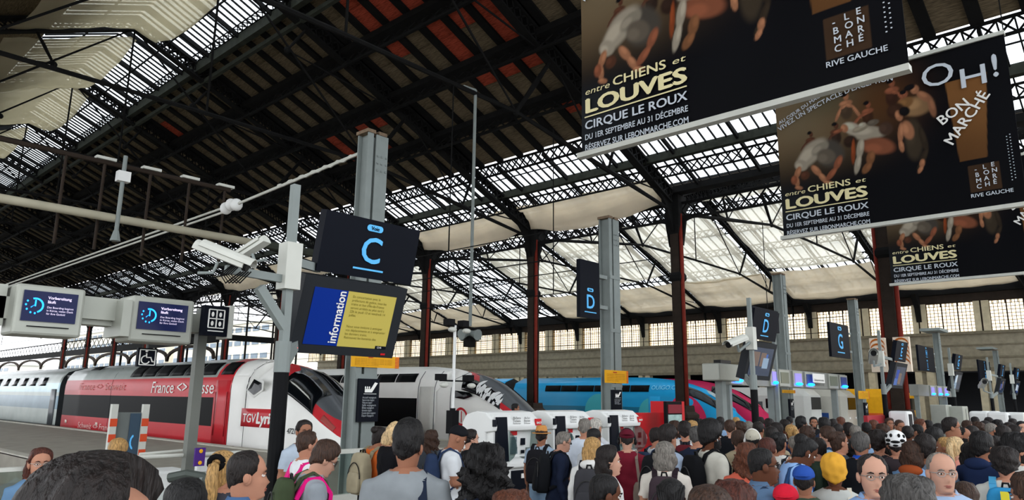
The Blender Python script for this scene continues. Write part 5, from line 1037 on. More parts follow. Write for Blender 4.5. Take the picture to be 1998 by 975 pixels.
        for i, (off, L) in enumerate(((-.030, .062), (-.011, .074), (.010, .07), (.029, .056))):
            p0 = w_+d*.09+side*off; hands.tube([p0, p0+d*L*.45+cu*.008, p0+d*L*.8+cu*.026, p0+d*L*.92+cu*.045], [.0095, .009, .008, .006], 6)
        p0 = w_+d*.03-side*.03; hands.tube([p0, p0+d*.03-side*.025+cu*.01, p0+d*.062-side*.03+cu*.022], [.012, .0105, .008], 6)
    _bodies[key] = (P, F_, fr, hands, se); return _bodies[key]
def pbrmat(c, **k): return mat(c, **k)
EYE = mat('#e8e4de', .3, 0, 0, name='eye_white'); IRIS = mat('#2b1d14', .3, 0, 0, name='iris')
SK = {'light': '#b07f68', 'pale': '#bd917c', 'tan': '#966852', 'brown': '#5e3b2b', 'dark': '#3b251d'}
HC_ = {'black': '#0d0b0c', 'dark': '#1b1412', 'brown': '#3a261b', 'auburn': '#4a2319', 'blond': '#b08a55', 'grey': '#77726b', 'white': '#b5b1a8', 'reddish': '#5b3220', 'saltpepper': '#4c4a48', 'lblond': '#cdb083'}
def hairmat(c): return mat(c, .5, 0, .6, 95, .9, name='hair_'+c[1:], spec=.3, stretch=(1, 1, .16))
PEOPLE = []
def person(px, top, D, yaw, label, skin='light', hair='short', hc='dark', topc='#333333', sleeve='short', bot='#2b3040', legs='std', la='down', ra='down', wid=1., hyaw=0, hpitch=0, lean=0, extras=(), seed=None, shoes='#2a2a2a', fine=None, group=None, hgrow=0, beard=None, collar=None):
    seed = len(PEOPLE) if seed is None else seed; fine = (D < 7.2) if fine is None else fine
    P0 = atD(px, top, D); Htop = P0[2]; grow = {'afro': .06, 'curly': .04, 'bigcurl': .055, 'full': .035, 'quiff': .045, 'curltop': .045, 'bald': .002, 'buzz': .006, 'recede': .01}.get(hair, .02)+hgrow
    sc = (Htop-grow)/1.742; dirn = ray(px, top); h0 = math.atan2(dirn[1], dirn[0])-math.radians(yaw); rot = h0-math.pi/2
    key = (la, ra, sleeve, wid, legs, .02 if fine else (.027 if D < 11 else .036))
    P, F_, fr, hands, se = body_mesh(key)
    b = MB(); b.v = [tuple(p) for p in P]; b.f = list(F_); b.m = [int(x) for x in fr]
    b.add(hands.v, hands.f, 0)
    hb = MB(); face = fine or abs(yaw+hyaw) > 50; add_head(hb, 34 if fine else 20, 32 if fine else 18, face)
    hy, hp = math.radians(hyaw), math.radians(hpitch); hz = 1.62; piv = V(0, -.02, -.15)
    Rh = np.array(Matrix.Rotation(-hy, 3, 'Z') @ Matrix.Rotation(-hp, 3, 'X')); 
    def place(v):
        v = np.array(v, float); wgt = np.clip((v[:, 2]+.23)/.1, 0, 1)[:, None]; r = (v-piv)@Rh.T+piv; return v*(1-wgt)+r*wgt+V(0, .012, hz)
    mp = {0: 0, 1: 4, 2: 5, 3: 6, 4: 7}; o0 = len(b.v); b.v += [tuple(p) for p in place(hb.v)]; b.f += [tuple(i+o0 for i in f) for f in hb.f]; b.m += [mp[i] for i in hb.m]
    ang = math.radians(lean); Rl = np.array(Matrix.Rotation(-ang, 3, 'X'))
    def leanf(v): v = np.array(v, float); k = np.clip((v[:, 2]-.85)/.3, 0, 1)[:, None]; r = (v-V(0, 0, .9))@Rl.T+V(0, 0, .9); return v*(1-k)+r*k
    b.v = [tuple(p) for p in leanf(b.v)]
    hm = hairmat(HC_[hc])
    mats_ = [mat(SK[skin], .5, 0, .06, 12, name='skin_'+skin), mat(topc, .85, 0, .08, 9, .12), mat(bot, .85, 0, .1, 12), mat(shoes, .6, 0, 0), EYE, IRIS, hm, mat({'light': '#96584a', 'pale': '#a0655a', 'tan': '#80493a', 'brown': '#5e3029', 'dark': '#40231e'}[skin], .45, 0, 0)]
    o = b.obj('person', mats_, None, smooth=True); o.location = (P0[0], P0[1], 0); o.rotation_euler = (0, 0, rot); o.scale = (sc, sc, sc)
    # head centre stays over the measured point when the body leans
    hx = leanf([(0, .012, hz)])[0]; c_, s_ = math.cos(rot), math.sin(rot); o.location = (P0[0]-sc*(hx[0]*c_-hx[1]*s_), P0[1]-sc*(hx[0]*s_+hx[1]*c_), 0)
    tag(o, label, 'person', group); PEOPLE.append(o)
    def child(mb, nm, m, head=True, smooth=True, kind=None):
        if head: mb.v = [tuple(p) for p in place(mb.v)]
        mb.v = [tuple(p) for p in leanf(mb.v)]; me = mb.mesh(nm, m, (0, 0, 0), smooth); c = bpy.data.objects.new(nm, me); COL.objects.link(c); c.parent = o
        if kind: c['kind'] = kind
        return c
    if hair:
        mb = MB(); add_hair(mb, hair, seed); child(mb, 'hair', hm)
    if beard:
        mb = MB(); seg = 22; rings = []
        for z, wx, yf, yb in [r for r in lerp_tab(HEAD, 40) if -.128 < r[0] < -.015]:
            rings.append([((wx+(.007 if math.sin(2*math.pi*k/seg) > -.1 and (abs(math.cos(2*math.pi*k/seg)) > .42 or z < -.083) else -.012))*math.cos(2*math.pi*k/seg), (yf+(.009 if (abs(math.cos(2*math.pi*k/seg)) > .42 or z < -.083) else -.012))*math.sin(2*math.pi*k/seg)-.008 if math.sin(2*math.pi*k/seg) > 0 else (yb-.02)*math.sin(2*math.pi*k/seg)-.008, z) for k in range(seg)])
        mb.loft(rings); child(mb, 'beard', hairmat(HC_[beard]))
    if collar:
        mb = MB(); n = 18; mb.loft([[(r_*math.cos(a), -.014+r_*.95*math.sin(a), z-(.03 if math.sin(a) > .6 else 0)) for a in [2*math.pi*k/n for k in range(n)]] for r_, z in ((.072, 1.475), (.068, 1.515), (.076, 1.52), (.100, 1.475))], cap=False); child(mb, 'collar', mat(collar, .85, 0, .05, 9), head=False)
    out = []
    for ex in extras:
        k = ex[0] if isinstance(ex, tuple) else ex; c1 = ex[1] if isinstance(ex, tuple) and len(ex) > 1 else '#222222'
        if k == 'glasses':
            mb = MB()
            for s_ in (-1, 1):
                mb.tube([(s_*.033+.022*math.cos(a), .094-.02*abs(math.cos(a))*(1 if s_*math.cos(a) > 0 else 0), .001+.017*math.sin(a)) for a in np.linspace(0, 2*math.pi, 13)], .0022, 5); mb.tube([(s_*.055, .078, .006), (s_*.077, .03, .006), (s_*.083, -.02, .0)], .0022, 5)
            mb.tube([(-.011, .096, .004), (.011, .096, .004)], .002, 5); child(mb, 'eyeglasses', mat(c1, .3, .3, 0))
        elif k in ('sunglasses', 'headshades'):
            mb = MB(); dz = 0 if k == 'sunglasses' else .095; dy = 0 if k == 'sunglasses' else -.055
            for s_ in (-1, 1): mb.ell((s_*.032, .093+dy, .001+dz), (.025, .006, .017), 10, 6); mb.tube([(s_*.055, .082+dy, .006+dz), (s_*.086, .0+dy, .002+dz)], .003, 5)
            child(mb, 'sunglasses', BLACK)
        elif k == 'earbud':
            mb = MB()
            for s_ in (-1, 1): mb.ell((s_*.09, .005, -.015), (.007, .007, .007), 8, 5); mb.tube([(s_*.092, .008, -.015), (s_*.09, .012, -.038)], .003, 5)
            child(mb, 'earbud', WHITE)
        elif k in ('cap', 'beanie', 'capback', 'fedora', 'helmet', 'wrap'):
            mb = MB(); cm = mat(c1, .8, 0, .08, 14, .15)
            if k == 'wrap': hair_shell(mb, [.05, .04, .0, -.03, -.06, -.10], .035, noise=.006, nf=10, seed=4, seg=44, ztop=.02)
            elif k == 'helmet': hair_shell(mb, [.05, .05, .02, .0, -.01, -.03], .04, seed=1, seg=30, ztop=.012)
            elif k == 'fedora':
                mb.loft([[(r_*math.cos(a), -.01+r_*1.15*math.sin(a), z) for a in [2*math.pi*j/24 for j in range(24)]] for r_, z in ((.145, .055), (.142, .045), (.092, .055), (.088, .1), (.078, .145), (.06, .165), (.02, .155))])
            else: hair_shell(mb, [.055, .05, .03, .02, .02, .0] if k != 'beanie' else [.055, .05, .01, 0, 0, -.02], .022, seed=1, seg=28)
            if k in ('cap', 'capback'):
                s2 = 1 if k == 'cap' else -1; mb.loft([[(wx*math.cos(a), s2*(y0_+.03*math.sin(a)), .062-.02*(y0_-.08)*5+.004*math.sin(a)) for a in [2*math.pi*j/14 for j in range(14)]] for wx, y0_ in ((.075, .08), (.07, .11), (.05, .14), (.01, .155))])
            child(mb, {'fedora': 'straw_hat', 'wrap': 'headwrap', 'helmet': 'bicycle_helmet', 'capback': 'cap'}.get(k, k), cm)
            if k == 'fedora': mb = MB(); mb.loft([[(r_*math.cos(a), -.01+r_*1.15*math.sin(a), z) for a in [2*math.pi*j/24 for j in range(24)]] for r_, z in ((.094, .057), (.092, .083))], cap=False); child(mb, 'hat_band', mat('#4a3524', .8, 0, 0))
            if k == 'helmet':
                mb = MB()
                for x_, y_, z_, rx, rz in ((-.07, -.115, .06, .03, .018), (.07, -.115, .06, .03, .018), (0, -.142, .045, .05, .016), (-.04, -.12, .115, .016, .022), (.04, -.12, .115, .016, .022), (-.085, -.07, .105, .016, .022), (.085, -.07, .105, .016, .022), (0, -.14, .005, .03, .012), (-.075, -.11, .02, .022, .014), (.075, -.11, .02, .022, .014)): mb.ell((x_, y_, z_), (rx, .022, rz), 8, 6)
                child(mb, 'helmet_vents', BLACK, kind='stuff')
        elif k == 'headphones':
            mb = MB(); mb.tube([(.105*math.cos(a), -.01, -.01+.155*math.sin(a)) for a in np.linspace(0, math.pi, 14)], .012, 8)
            for s_ in (-1, 1): mb.ell((s_*.102, -.01, -.012), (.022, .038, .042), 12, 8)
            child(mb, 'headphones', mat(c1, .4, 0, 0))
        elif k == 'scrunchie': mb = MB(); mb.tube([(.045*math.cos(a), -.115, .06+.04*math.sin(a)) for a in np.linspace(0, 2*math.pi, 12)], .018, 8); child(mb, 'scrunchie', mat(c1, .9, 0, 0))
        elif k == 'strap':      # one diagonal bag strap
            mb = MB(); pts = [(.13, -.13, 1.15), (.12, -.135, 1.3), (.105, -.10, 1.44), (.10, -.02, 1.485), (.09, .07, 1.43), (.04, .13, 1.3), (-.05, .14, 1.15), (-.15, .07, 1.02)]
            for a, c in zip(pts[:-1], pts[1:]): mb.bar(a, c, .05, .02, up=(0, .3, 1) if a[2] > 1.4 else (0, 1, 0))
            child(mb, 'bag_strap', mat(c1, .8, 0, 0), head=False, smooth=False)
        elif k == 'hood': mb = MB(); mb.ell((0, -.10, 1.47), (.12, .075, .06), 16, 10); child(mb, 'hood', mat(c1, .9, 0, .08, 8, .2), head=False)
        elif k == 'vest':
            mb = MB()
            for s_ in (-1, 1):
                for a, c in zip([(s_*.12, -.13, 1.0), (s_*.12, -.14, 1.3), (s_*.115, -.08, 1.45), (s_*.11, .02, 1.47), (s_*.11, .12, 1.36)], [(s_*.12, -.14, 1.3), (s_*.115, -.08, 1.45), (s_*.11, .02, 1.47), (s_*.11, .12, 1.36), (s_*.12, .14, 1.0)]): mb.bar(a, c, .09, .03, up=(0, .3, 1) if a[2] > 1.4 and c[2] > 1.4 else (0, 1, 0))
            child(mb, 'reflective_vest', mat(c1, .7, 0, .03, 5), head=False, smooth=False)
        elif k in ('backpack', 'tote', 'phone', 'sheet'):
            t = bpy.data.objects.new({'tote': 'shoulder_bag', 'sheet': 'paper_sheet', 'phone': 'mobile_phone'}.get(k, k), None); COL.objects.link(t); t.location = o.location; t.rotation_euler = o.rotation_euler; t.scale = o.scale
            tag(t, ex[2], {'backpack': 'backpack', 'tote': 'bag', 'phone': 'phone', 'sheet': 'paper'}[k], ex[3] if len(ex) > 3 else None)
            def part(mb, nm, m, smooth=False):
                mb.v = [tuple(p) for p in leanf(mb.v)]; me = mb.mesh(nm, m, (0, 0, 0), smooth); c = bpy.data.objects.new(nm, me); COL.objects.link(c); c.parent = t
            def sbox(cx, cy, cz, hx, hy, hz, tp=.82):
                mb = MB(); rings = []
                for q, f in ((-1, .75), (-.85, .95), (-.4, 1), (.2, 1), (.7, .93), (.92, .78), (1, .5)):
                    rings.append([(cx+hx*f*math.copysign(abs(math.cos(a))**.5, math.cos(a)), cy+hy*f*(tp if q > .6 else 1)*math.copysign(abs(math.sin(a))**.5, math.sin(a)), cz+hz*q) for a in [2*math.pi*j/20 for j in range(20)]])
                return mb.loft(rings)
            bm = mat(c1, .85, 0, .1, 10, .15)
            if k == 'backpack':
                part(sbox(0, -.215, 1.2, .155, .09, .24), 'bag_body', bm, True); part(sbox(0, -.305, 1.10, .125, .035, .12), 'front_pocket', bm, True)
                for s_ in (-1, 1):
                    mb = MB(); pts = [(s_*.09, -.16, 1.36), (s_*.10, -.12, 1.455), (s_*.105, -.03, 1.505), (s_*.11, .07, 1.45), (s_*.125, .125, 1.33), (s_*.14, .10, 1.18), (s_*.17, -.02, 1.08), (s_*.14, -.14, 1.02)]
                    for a, c in zip(pts[:-1], pts[1:]): mb.bar(a, c, .055, .018, up=(0, .2, 1) if (a[2]+c[2])/2 > 1.44 else (0, 1, 0))
                    part(mb, 'shoulder_strap', mat(ex[4] if len(ex) > 4 else c1, .8, 0, .05, 10))
                mb = MB(); mb.tube([(-.03, -.17, 1.43), (-.02, -.18, 1.475), (.02, -.18, 1.475), (.03, -.17, 1.43)], .01, 6); part(mb, 'top_handle', BLACK)
                mb = MB(); mb.tube([(.13*math.cos(a), -.31, 1.13+.20*math.sin(a)) for a in np.linspace(.1, 3.04, 12)], .006, 5); part(mb, 'zip', mat('#3a3a3a' if c1 < '#555555' else '#1a1a1a', .5, 0, 0))
                if len(ex) > 5:
                    mb = MB(); mb.box((-.045, -.352, 1.16), (.045, -.33, 1.2)) if ex[5] == 'logo' else mb.box((-.03, -.325, 1.05), (.03, -.345, 1.42)); part(mb, 'badge' if ex[5] == 'logo' else 'yellow_tag', WHITE if ex[5] == 'logo' else mat('#d8cc3c', .6, 0, 0))
            elif k == 'tote':
                s_ = 1; part(sbox(s_*.19, -.17, .98, .13, .07, .17), 'bag_body', bm, True); mb = MB()
                for a, c in zip([(s_*.14, -.2, 1.12), (s_*.11, -.15, 1.40), (s_*.11, -.03, 1.5), (s_*.12, .12, 1.36)], [(s_*.11, -.15, 1.40), (s_*.11, -.03, 1.5), (s_*.12, .12, 1.36), (s_*.2, .1, 1.1)]): mb.bar(a, c, .035, .015, up=(0, .2, 1) if (a[2]+c[2])/2 > 1.44 else (0, 1, 0))
                part(mb, 'shoulder_strap', bm)
            else:
                w_ = se[1][3]; d = unit(se[1][3]-se[1][2]); mb = MB()
                if k == 'phone': mb.box((w_[0]-.06, w_[1]+.09, w_[2]+.0), (w_[0]+.02, w_[1]+.10, w_[2]+.15)); part(mb, 'phone_body', BLACK)
                else: mb.box((w_[0]-.28, w_[1]+.02, w_[2]+.02), (w_[0]+.02, w_[1]+.32, w_[2]+.026)); part(mb, 'sheet', WHITE)
    return o
R_, L_, A_, TO = 90, -90, 0, 180
person(83, 871, 5.6, 172, 'woman with long auburn fringe and clear glasses, denim shirt, at far left', 'light', 'long', 'auburn', '#5f7f9f', 'long', extras=[('glasses', '#b8b0a8')], wid=.92)
person(172, 904, 1.22, 64, 'very near head with swept dark brown hair filling the bottom left', 'light', 'swept', 'dark', '#2a2d33', 'long', hgrow=.0, hyaw=48, hpitch=10, fine=True)
person(234, 853, 7.4, 30, 'person with sandy hair seen just above the near dark-haired head', 'light', 'full', 'blond', '#4a5560', 'short', extras=[])
person(366, 927, 3.0, 0, 'dark-haired head behind the curved handrail, back turned', 'tan', 'short', 'black', '#26282c', 'long')
person(490, 877, 3.75, 84, 'man with receding cropped hair in a blue polo, in profile facing right', 'light', 'recede', 'dark', '#4a6a94', 'short', collar='#4a6a94', hyaw=4)
person(437, 874, 4.5, 20, 'woman with a blond ponytail and black scrunchie behind the blue polo', 'light', 'pony', 'blond', '#3c3c44', 'short', extras=[('scrunchie', '#0c0c0e')], wid=.92)
person(596, 817, 8.0, 150, 'bearded man in a pale grey tee looking over his shoulder', 'tan', 'short', 'dark', '#a9b6c4', 'short', beard='dark', hyaw=10)
person(604, 838, 6.6, 70, 'dark-haired person in a white top and pink vest behind the man reading', 'light', 'short', 'brown', '#d9dcdf', 'short', extras=[('vest', '#d81f7a')])
person(625, 850, 5.5, 78, 'man in a bright pink vest and glasses reading a paper sheet', 'pale', 'full', 'brown', '#8d949b', 'short', la='paper', ra='paper', hpitch=22, lean=6, extras=[('glasses', '#333333'), ('vest', '#e0187c'), ('backpack', '#3f4a34', 'dark green backpack on the man in the pink vest'), ('sheet', '#ffffff', 'white paper sheet held by the man in the pink vest')])
person(738, 829, 8.4, 55, 'woman with a dark bun in an orange tank top', 'tan', 'bun', 'dark', '#d0672c', 'none', la='phone', hpitch=15, wid=.92, extras=[('backpack', '#a49a80', 'beige rucksack on the woman in the orange tank top', None, '#8f866e')])
person(764, 820, 7.9, 95, 'woman with a pale blond bob in a black long-sleeved top', 'pale', 'bob', 'lblond', '#101014', 'long', ra='phone', la='phone', hpitch=25, wid=.92)
person(798, 816, 4.45, 8, 'tall young man with thick black hair in a grey sweatshirt, back turned', 'tan', 'quiff', 'black', '#868c90', 'long', wid=1.05, hyaw=14, extras=[('strap', '#1d2536')])
person(842, 838, 9.6, 10, 'woman with shoulder-length brown hair behind the tall young man', 'light', 'wavy', 'brown', '#3a3f46', 'short', wid=.92)
person(885, 826, 7.7, 84, 'young man in a black cap looking down at a phone', 'tan', None, 'dark', '#c9cdd0', 'short', ra='phone', la='phone', hpitch=24, extras=[('cap', '#15161a'), ('backpack', '#26344f', 'navy backpack on the young man in the black cap'), ('phone', '#111111', 'dark phone held by the young man in the black cap')])
person(921, 835, 8.7, 78, 'dark-haired person in a black tee beside the left kiosk, in profile', 'pale', 'short', 'dark', '#141519', 'short', ra='phone')
person(946, 862, 4.4, -8, 'woman with a huge mass of black curls, back turned', 'brown', 'bigcurl', 'black', '#2b3346', 'short', wid=.98, extras=[('strap', '#d0d0cc')])
person(1000, 950, 3.5, 0, 'head of tight reddish curls at the bottom edge', 'light', 'curltop', 'reddish', '#3a3a40', 'short')
person(1007, 786, 19, 95, 'small dark-haired man standing before the white train nose', 'tan', 'short', 'black', '#23252a', 'long')
person(1057, 832, 9.9, 20, 'man in a straw hat and pale blue tee with denim shorts', 'tan', 'short', 'dark', '#9db1c4', 'short', legs='shorts', bot='#7d97b0', extras=[('fedora', '#c48a4c'), ('backpack', '#1c1c20', 'black backpack on the man in the straw hat')])
person(1098, 839, 8.8, 80, 'grey-haired woman in sunglasses and a long navy coat, hand behind her back', 'pale', 'short', 'grey', '#1a2236', 'long', legs='coat', bot='#1a2236', la='back', ra='down', hpitch=8, lean=5, wid=1.0, extras=[('sunglasses',), ('backpack', '#16181c', 'black backpack slung by the woman in the navy coat')])
person(1141, 815, 9.6, 15, 'tall balding grey man in a crisp white shirt at the middle kiosk', 'light', 'recede', 'grey', '#cdd6e2', 'short', wid=1.08)
person(1163, 814, 10.3, 40, 'grey-haired man in glasses behind the tall man in white', 'light', 'short', 'white', '#c7cbd0', 'short', extras=[('glasses', '#222222')])
person(1160, 834, 8.4, 45, 'man with shaved head and brown skin behind the blond hair', 'brown', 'buzz', 'black', '#c4c8cc', 'short')
person(1156, 851, 7.2, 12, 'woman with long straight blond hair and a white hoodie', 'light', 'blondelong', 'blond', '#d6d7d4', 'long', wid=.94, extras=[('hood', '#dcdcd8'), ('backpack', '#3a3a3e', 'dark backpack with pale trim on the blond woman in the white hoodie', None, '#25252a')])
person(1190, 868, 6.0, 82, 'woman with dark brown hair in clear profile facing right', 'pale', 'bob', 'dark', '#d9d9d6', 'none', wid=.9)
person(1174, 921, 4.0, 70, 'young person with close-cropped black hair at the bottom edge', 'brown', 'buzz', 'black', '#2c3630', 'short', hpitch=10)
person(1223, 838, 8.4, 0, 'man in a burgundy tee and red cap with black headphones', 'pale', 'buzz', 'dark', '#6e1a2a', 'short', hpitch=8, wid=1.08, extras=[('capback', '#5a1626'), ('headphones', '#18181a'), ('tote', '#7d7066', 'grey-brown shoulder bag on the man in burgundy')])
person(1283, 832, 9.0, 60, 'dark-haired person in white with a navy backpack, before the red wall', 'light', 'short', 'dark', '#c8ccd2', 'short', extras=[('backpack', '#28354c', 'navy backpack in front of the red wall')])
person(1304, 826, 7.8, 50, 'young man with thick dark hair in a pale blue tee', 'light', 'full', 'dark', '#a7b8cf', 'short', wid=1.05, extras=[('backpack', '#17181c', 'black backpack on the young man in the pale blue tee')])
person(1297, 861, 6.7, 5, 'grey-haired woman in an off-white tee with a plum rucksack', 'light', 'bob', 'grey', '#cfc9bf', 'short', wid=1.0, extras=[('backpack', '#3d3238', 'plum rucksack with brown trim on the grey-haired woman', None, '#2a2026')])
person(1309, 928, 4.1, 5, 'head of black cornrow braids at the bottom edge', 'dark', 'braids', 'black', '#202024', 'short')
person(1335, 820, 10.2, 0, 'dark-haired man before the poster stand, back turned', 'light', 'full', 'dark', '#2a2c34', 'short', extras=[('backpack', '#5a1c24', 'red and black rucksack before the poster stand', None, '#c8c8c8')])
person(1360, 829, 8.6, 30, 'person with greying dark hair in a navy jacket', 'light', 'short', 'saltpepper', '#20293c', 'long', wid=1.08)
person(1388, 817, 7.4, 62, 'man with a high black afro, beard and white earbuds', 'brown', 'afro', 'black', '#bfbdb2', 'long', wid=1.1, beard='black', extras=[('earbud',), ('backpack', '#101114', 'big black backpack with a small white badge on the man with the afro', None, '#101114', 'logo')])
person(1424, 817, 11.2, 10, 'brown-haired man in black beyond the afro', 'pale', 'short', 'brown', '#15171c', 'long')
person(1444, 821, 12.2, 10, 'woman with wavy brown hair beyond the afro', 'light', 'wavy', 'brown', '#43464c', 'short', wid=.9)
person(1461, 821, 13, 20, 'bald man in the crowd right of the wavy brown hair', 'pale', 'bald', 'grey', '#33373f', 'long')
person(1480, 821, 11.4, 30, 'man with short dark hair beside the bald man', 'tan', 'short', 'dark', '#252d3f', 'short')
person(1468, 837, 9.0, 10, 'person in a beige cap and white headphones', 'brown', 'short', 'black', '#121317', 'long', extras=[('beanie', '#b9b4a4'), ('headphones', '#e4e4e0')])
person(1457, 863, 6.5, 12, 'woman with curly light brown hair and a coral and blue top', 'light', 'wavy', 'reddish', '#c7604c', 'short', wid=.94, extras=[('strap', '#8eb4d8')])
person(1489, 872, 4.9, 78, 'man with shaved head and black glasses in a denim shirt', 'brown', 'buzz', 'black', '#56708e', 'long', wid=1.08, collar='#56708e', extras=[('glasses', '#151515'), ('strap', '#2c3c54')])
person(1384, 942, 2.8, 10, 'near head of straight brown hair at the bottom edge', 'light', 'long', 'brown', '#3a3430', 'short')
person(1430, 936, 3.1, 15, 'near head of chestnut hair beside the straight brown hair', 'light', 'wavy', 'auburn', '#2c2a2c', 'short')
person(1496, 851, 7.2, 5, 'head of auburn hair behind the denim-shirted man', 'light', 'short', 'auburn', '#4a4a50', 'short')
person(1519, 840, 8.0, 30, 'woman with a dark bun and a white strappy top', 'tan', 'bun', 'black', '#c9c9c4', 'none', wid=.9, extras=[('strap', '#22252c')])
person(1556, 842, 6.4, 70, 'woman with an afro updo and white earbud in a sky blue shirt, looking down', 'brown', 'updo', 'black', '#8db2e2', 'long', hpitch=28, lean=6, wid=.96, extras=[('earbud',), ('strap', '#2b4770')])
person(1564, 811, 12.6, 60, 'tall dark-haired man in a grey jacket standing above the crowd', 'tan', 'quiff', 'black', '#3a3f48', 'long')
person(1587, 812, 15, 175, 'bearded man facing the camera far back in the crowd', 'tan', 'short', 'black', '#1d1e22', 'long', beard='black')
person(1608, 813, 12, 20, 'dark-haired person just right of the bearded man far back', 'tan', 'full', 'black', '#2a3a56', 'long')
person(1611, 830, 9.0, -78, 'brown-haired man in light blue facing left', 'pale', 'full', 'brown', '#8fb0cc', 'long', hyaw=0, extras=[('backpack', '#2f4766', 'blue-grey backpack on the man facing left')])
person(1634, 826, 11, 10, 'bald head behind the man facing left', 'tan', 'bald', 'dark', '#3a3a3c', 'long')
person(1637, 839, 8.0, 60, 'woman with pinned-up brown curls and sunglasses on her head', 'light', 'updo', 'brown', '#3b434c', 'short', wid=.94, extras=[('headshades',)])
person(1624, 877, 5.6, 0, 'person in a mustard yellow headwrap and pale grey cardigan', 'brown', None, 'black', '#b9bcb8', 'long', hgrow=.045, wid=1.08, extras=[('wrap', '#d19a35'), ('tote', '#d2cdbf', 'cream shoulder bag on the person in the yellow headwrap')])
person(1678, 840, 7.2, 12, 'man with iron-grey hair, black jacket and bright blue collar', 'tan', 'short', 'saltpepper', '#15171c', 'long', wid=1.1, collar='#1f4fb4')
person(1712, 836, 8.0, 15, 'woman with thick dark brown hair left of the white helmet', 'light', 'curly', 'dark', '#2b2c31', 'short', wid=.94)
person(1746, 838, 7.8, 3, 'cyclist in a white and black helmet, back turned', 'light', 'short', 'dark', '#3c3438', 'none', hgrow=.03, extras=[('helmet', '#e8eaea')])
person(1567, 906, 5.5, 10, 'child in a royal blue cap below the sky blue shirt', 'tan', 'short', 'dark', '#3a4a3c', 'short', wid=.85, extras=[('capback', '#2a4fa0')])
person(1532, 942, 4.6, 10, 'child in a red cap at the bottom edge', 'tan', 'short', 'black', '#b23a44', 'short', wid=.85, extras=[('capback', '#c81e34')])
person(1700, 884, 4.2, 168, 'man in thin glasses and dark hair facing the camera, pale blue shirt', 'pale', 'recede', 'dark', '#86a8d6', 'long', wid=1.08, collar='#86a8d6', extras=[('glasses', '#8a8a86')])
person(1768, 920, 3.15, 0, 'near head of curly salt-and-pepper hair at the bottom edge', 'light', 'curltop', 'saltpepper', '#2b3038', 'short')
person(1833, 883, 4.45, 170, 'bald man in rimless glasses and a pale blue shirt facing the camera', 'pale', 'bald', 'grey', '#9fb6d4', 'long', wid=1.12, collar='#9fb6d4', hyaw=-8, extras=[('glasses', '#a8a8a4'), ('strap', '#1c1e26')])
person(1863, 849, 8.0, 25, 'woman with a blond ponytail in a salmon pink top', 'pale', 'pony', 'lblond', '#e0988c', 'short', wid=.92)
person(1856, 812, 9.5, 82, 'tall man with glasses and a teal tee standing above the crowd', 'tan', 'short', 'dark', '#6fa39c', 'short', extras=[('glasses', '#181818'), ('strap', '#2c4a58')])
person(1876, 833, 10.2, 110, 'bald bearded man beside the teal tee', 'tan', 'bald', 'black', '#2b2f38', 'long', beard='black', hpitch=10)
person(1822, 832, 8.5, 30, 'young man with short dark hair and a white collar left of the ponytail', 'tan', 'full', 'black', '#d4d4d0', 'short', extras=[('backpack', '#202228', 'black backpack left of the blond ponytail')])
person(1803, 845, 7.0, 8, 'person with full dark hair behind the bald man', 'tan', 'full', 'dark', '#5b6b7c', 'long', wid=1.05)
person(1779, 860, 7.0, 20, 'woman with brown hair, orange hood and light blue jacket', 'light', 'bob', 'brown', '#86aedb', 'long', wid=.94, extras=[('hood', '#9a4a26')])
person(1892, 861, 7.0, 0, 'woman with long black hair and a white tee', 'light', 'long', 'black', '#d6d9da', 'short', wid=.92, extras=[('strap', '#1d1d20')])
person(1914, 840, 6.8, 35, 'man with thick black hair in a navy hoodie', 'tan', 'full', 'black', '#1f2c4c', 'long', wid=1.1, extras=[('hood', '#1f2c4c')])
person(1957, 868, 5.9, 5, 'boy with messy dark hair, off-white tee and bright blue backpack', 'light', 'curly', 'dark', '#c4c4bd', 'short', extras=[('backpack', '#2f86b8', 'turquoise and blue backpack with a yellow tag', None, '#4da0cc', 'tag')])
person(1984, 841, 6.3, 75, 'man with dark curls and full beard cut by the right edge', 'light', 'curly', 'black', '#c9c9c4', 'short', beard='black', wid=1.05)
person(1999, 918, 4.0, -70, 'brown-haired face at the bottom right corner looking left', 'tan', 'full', 'brown', '#30343c', 'short')
person(1880, 937, 4.9, 0, 'short person with brown hair right of the bald man, low down', 'light', 'full', 'brown', '#2c3a40', 'short')
person(1752, 817, 13, 150, 'man in a grey tee by the red barrier', 'tan', 'buzz', 'brown', '#77808a', 'short', hpitch=15)
# farther back: one person each, small in the frame
rnd = random.Random(11)
far = [(1348, 818, 12), (1362, 815, 14), (1405, 812, 15), (1436, 812, 16), (1500, 815, 14), (1512, 822, 11), (1530, 817, 13), (1542, 826, 10.5), (1575, 830, 10), (1655, 823, 12), (1668, 828, 11), (1690, 822, 13), (1704, 819, 14), (1722, 826, 11), (1640, 813, 16), (1770, 829, 11), (1786, 826, 12), (1797, 817, 14), (1811, 818, 14), (1830, 824, 11.5), (1896, 829, 10.5), (1907, 822, 12.5), (1922, 820, 13), (1935, 825, 11.5), (1945, 817, 15), (1957, 828, 10), (1968, 822, 12), (1980, 828, 10.5), (1992, 820, 13), (1888, 819, 15), (1975, 815, 16), (1928, 813, 17), (1901, 812, 18), (1540, 811, 18), (1625, 816, 15), (1735, 815, 16), (1482, 812, 18), (1395, 818, 12.5), (1316, 820, 12), (1550, 850, 8.6), (1590, 852, 8.2), (1655, 855, 8.2), (1940, 848, 8.0), (1975, 850, 7.8), (1840, 850, 8.3), (1727, 856, 8.2), (1505, 830, 9.5), (1440, 838, 9.2)]
tops = [('black', '#15171b'), ('navy', '#1d2740'), ('grey', '#6a6f75'), ('white', '#cfd2d2'), ('light blue', '#86a3c4'), ('dark green', '#2c3a30'), ('dark red', '#6a2026'), ('beige', '#a79a80'), ('olive', '#4a4a34')]
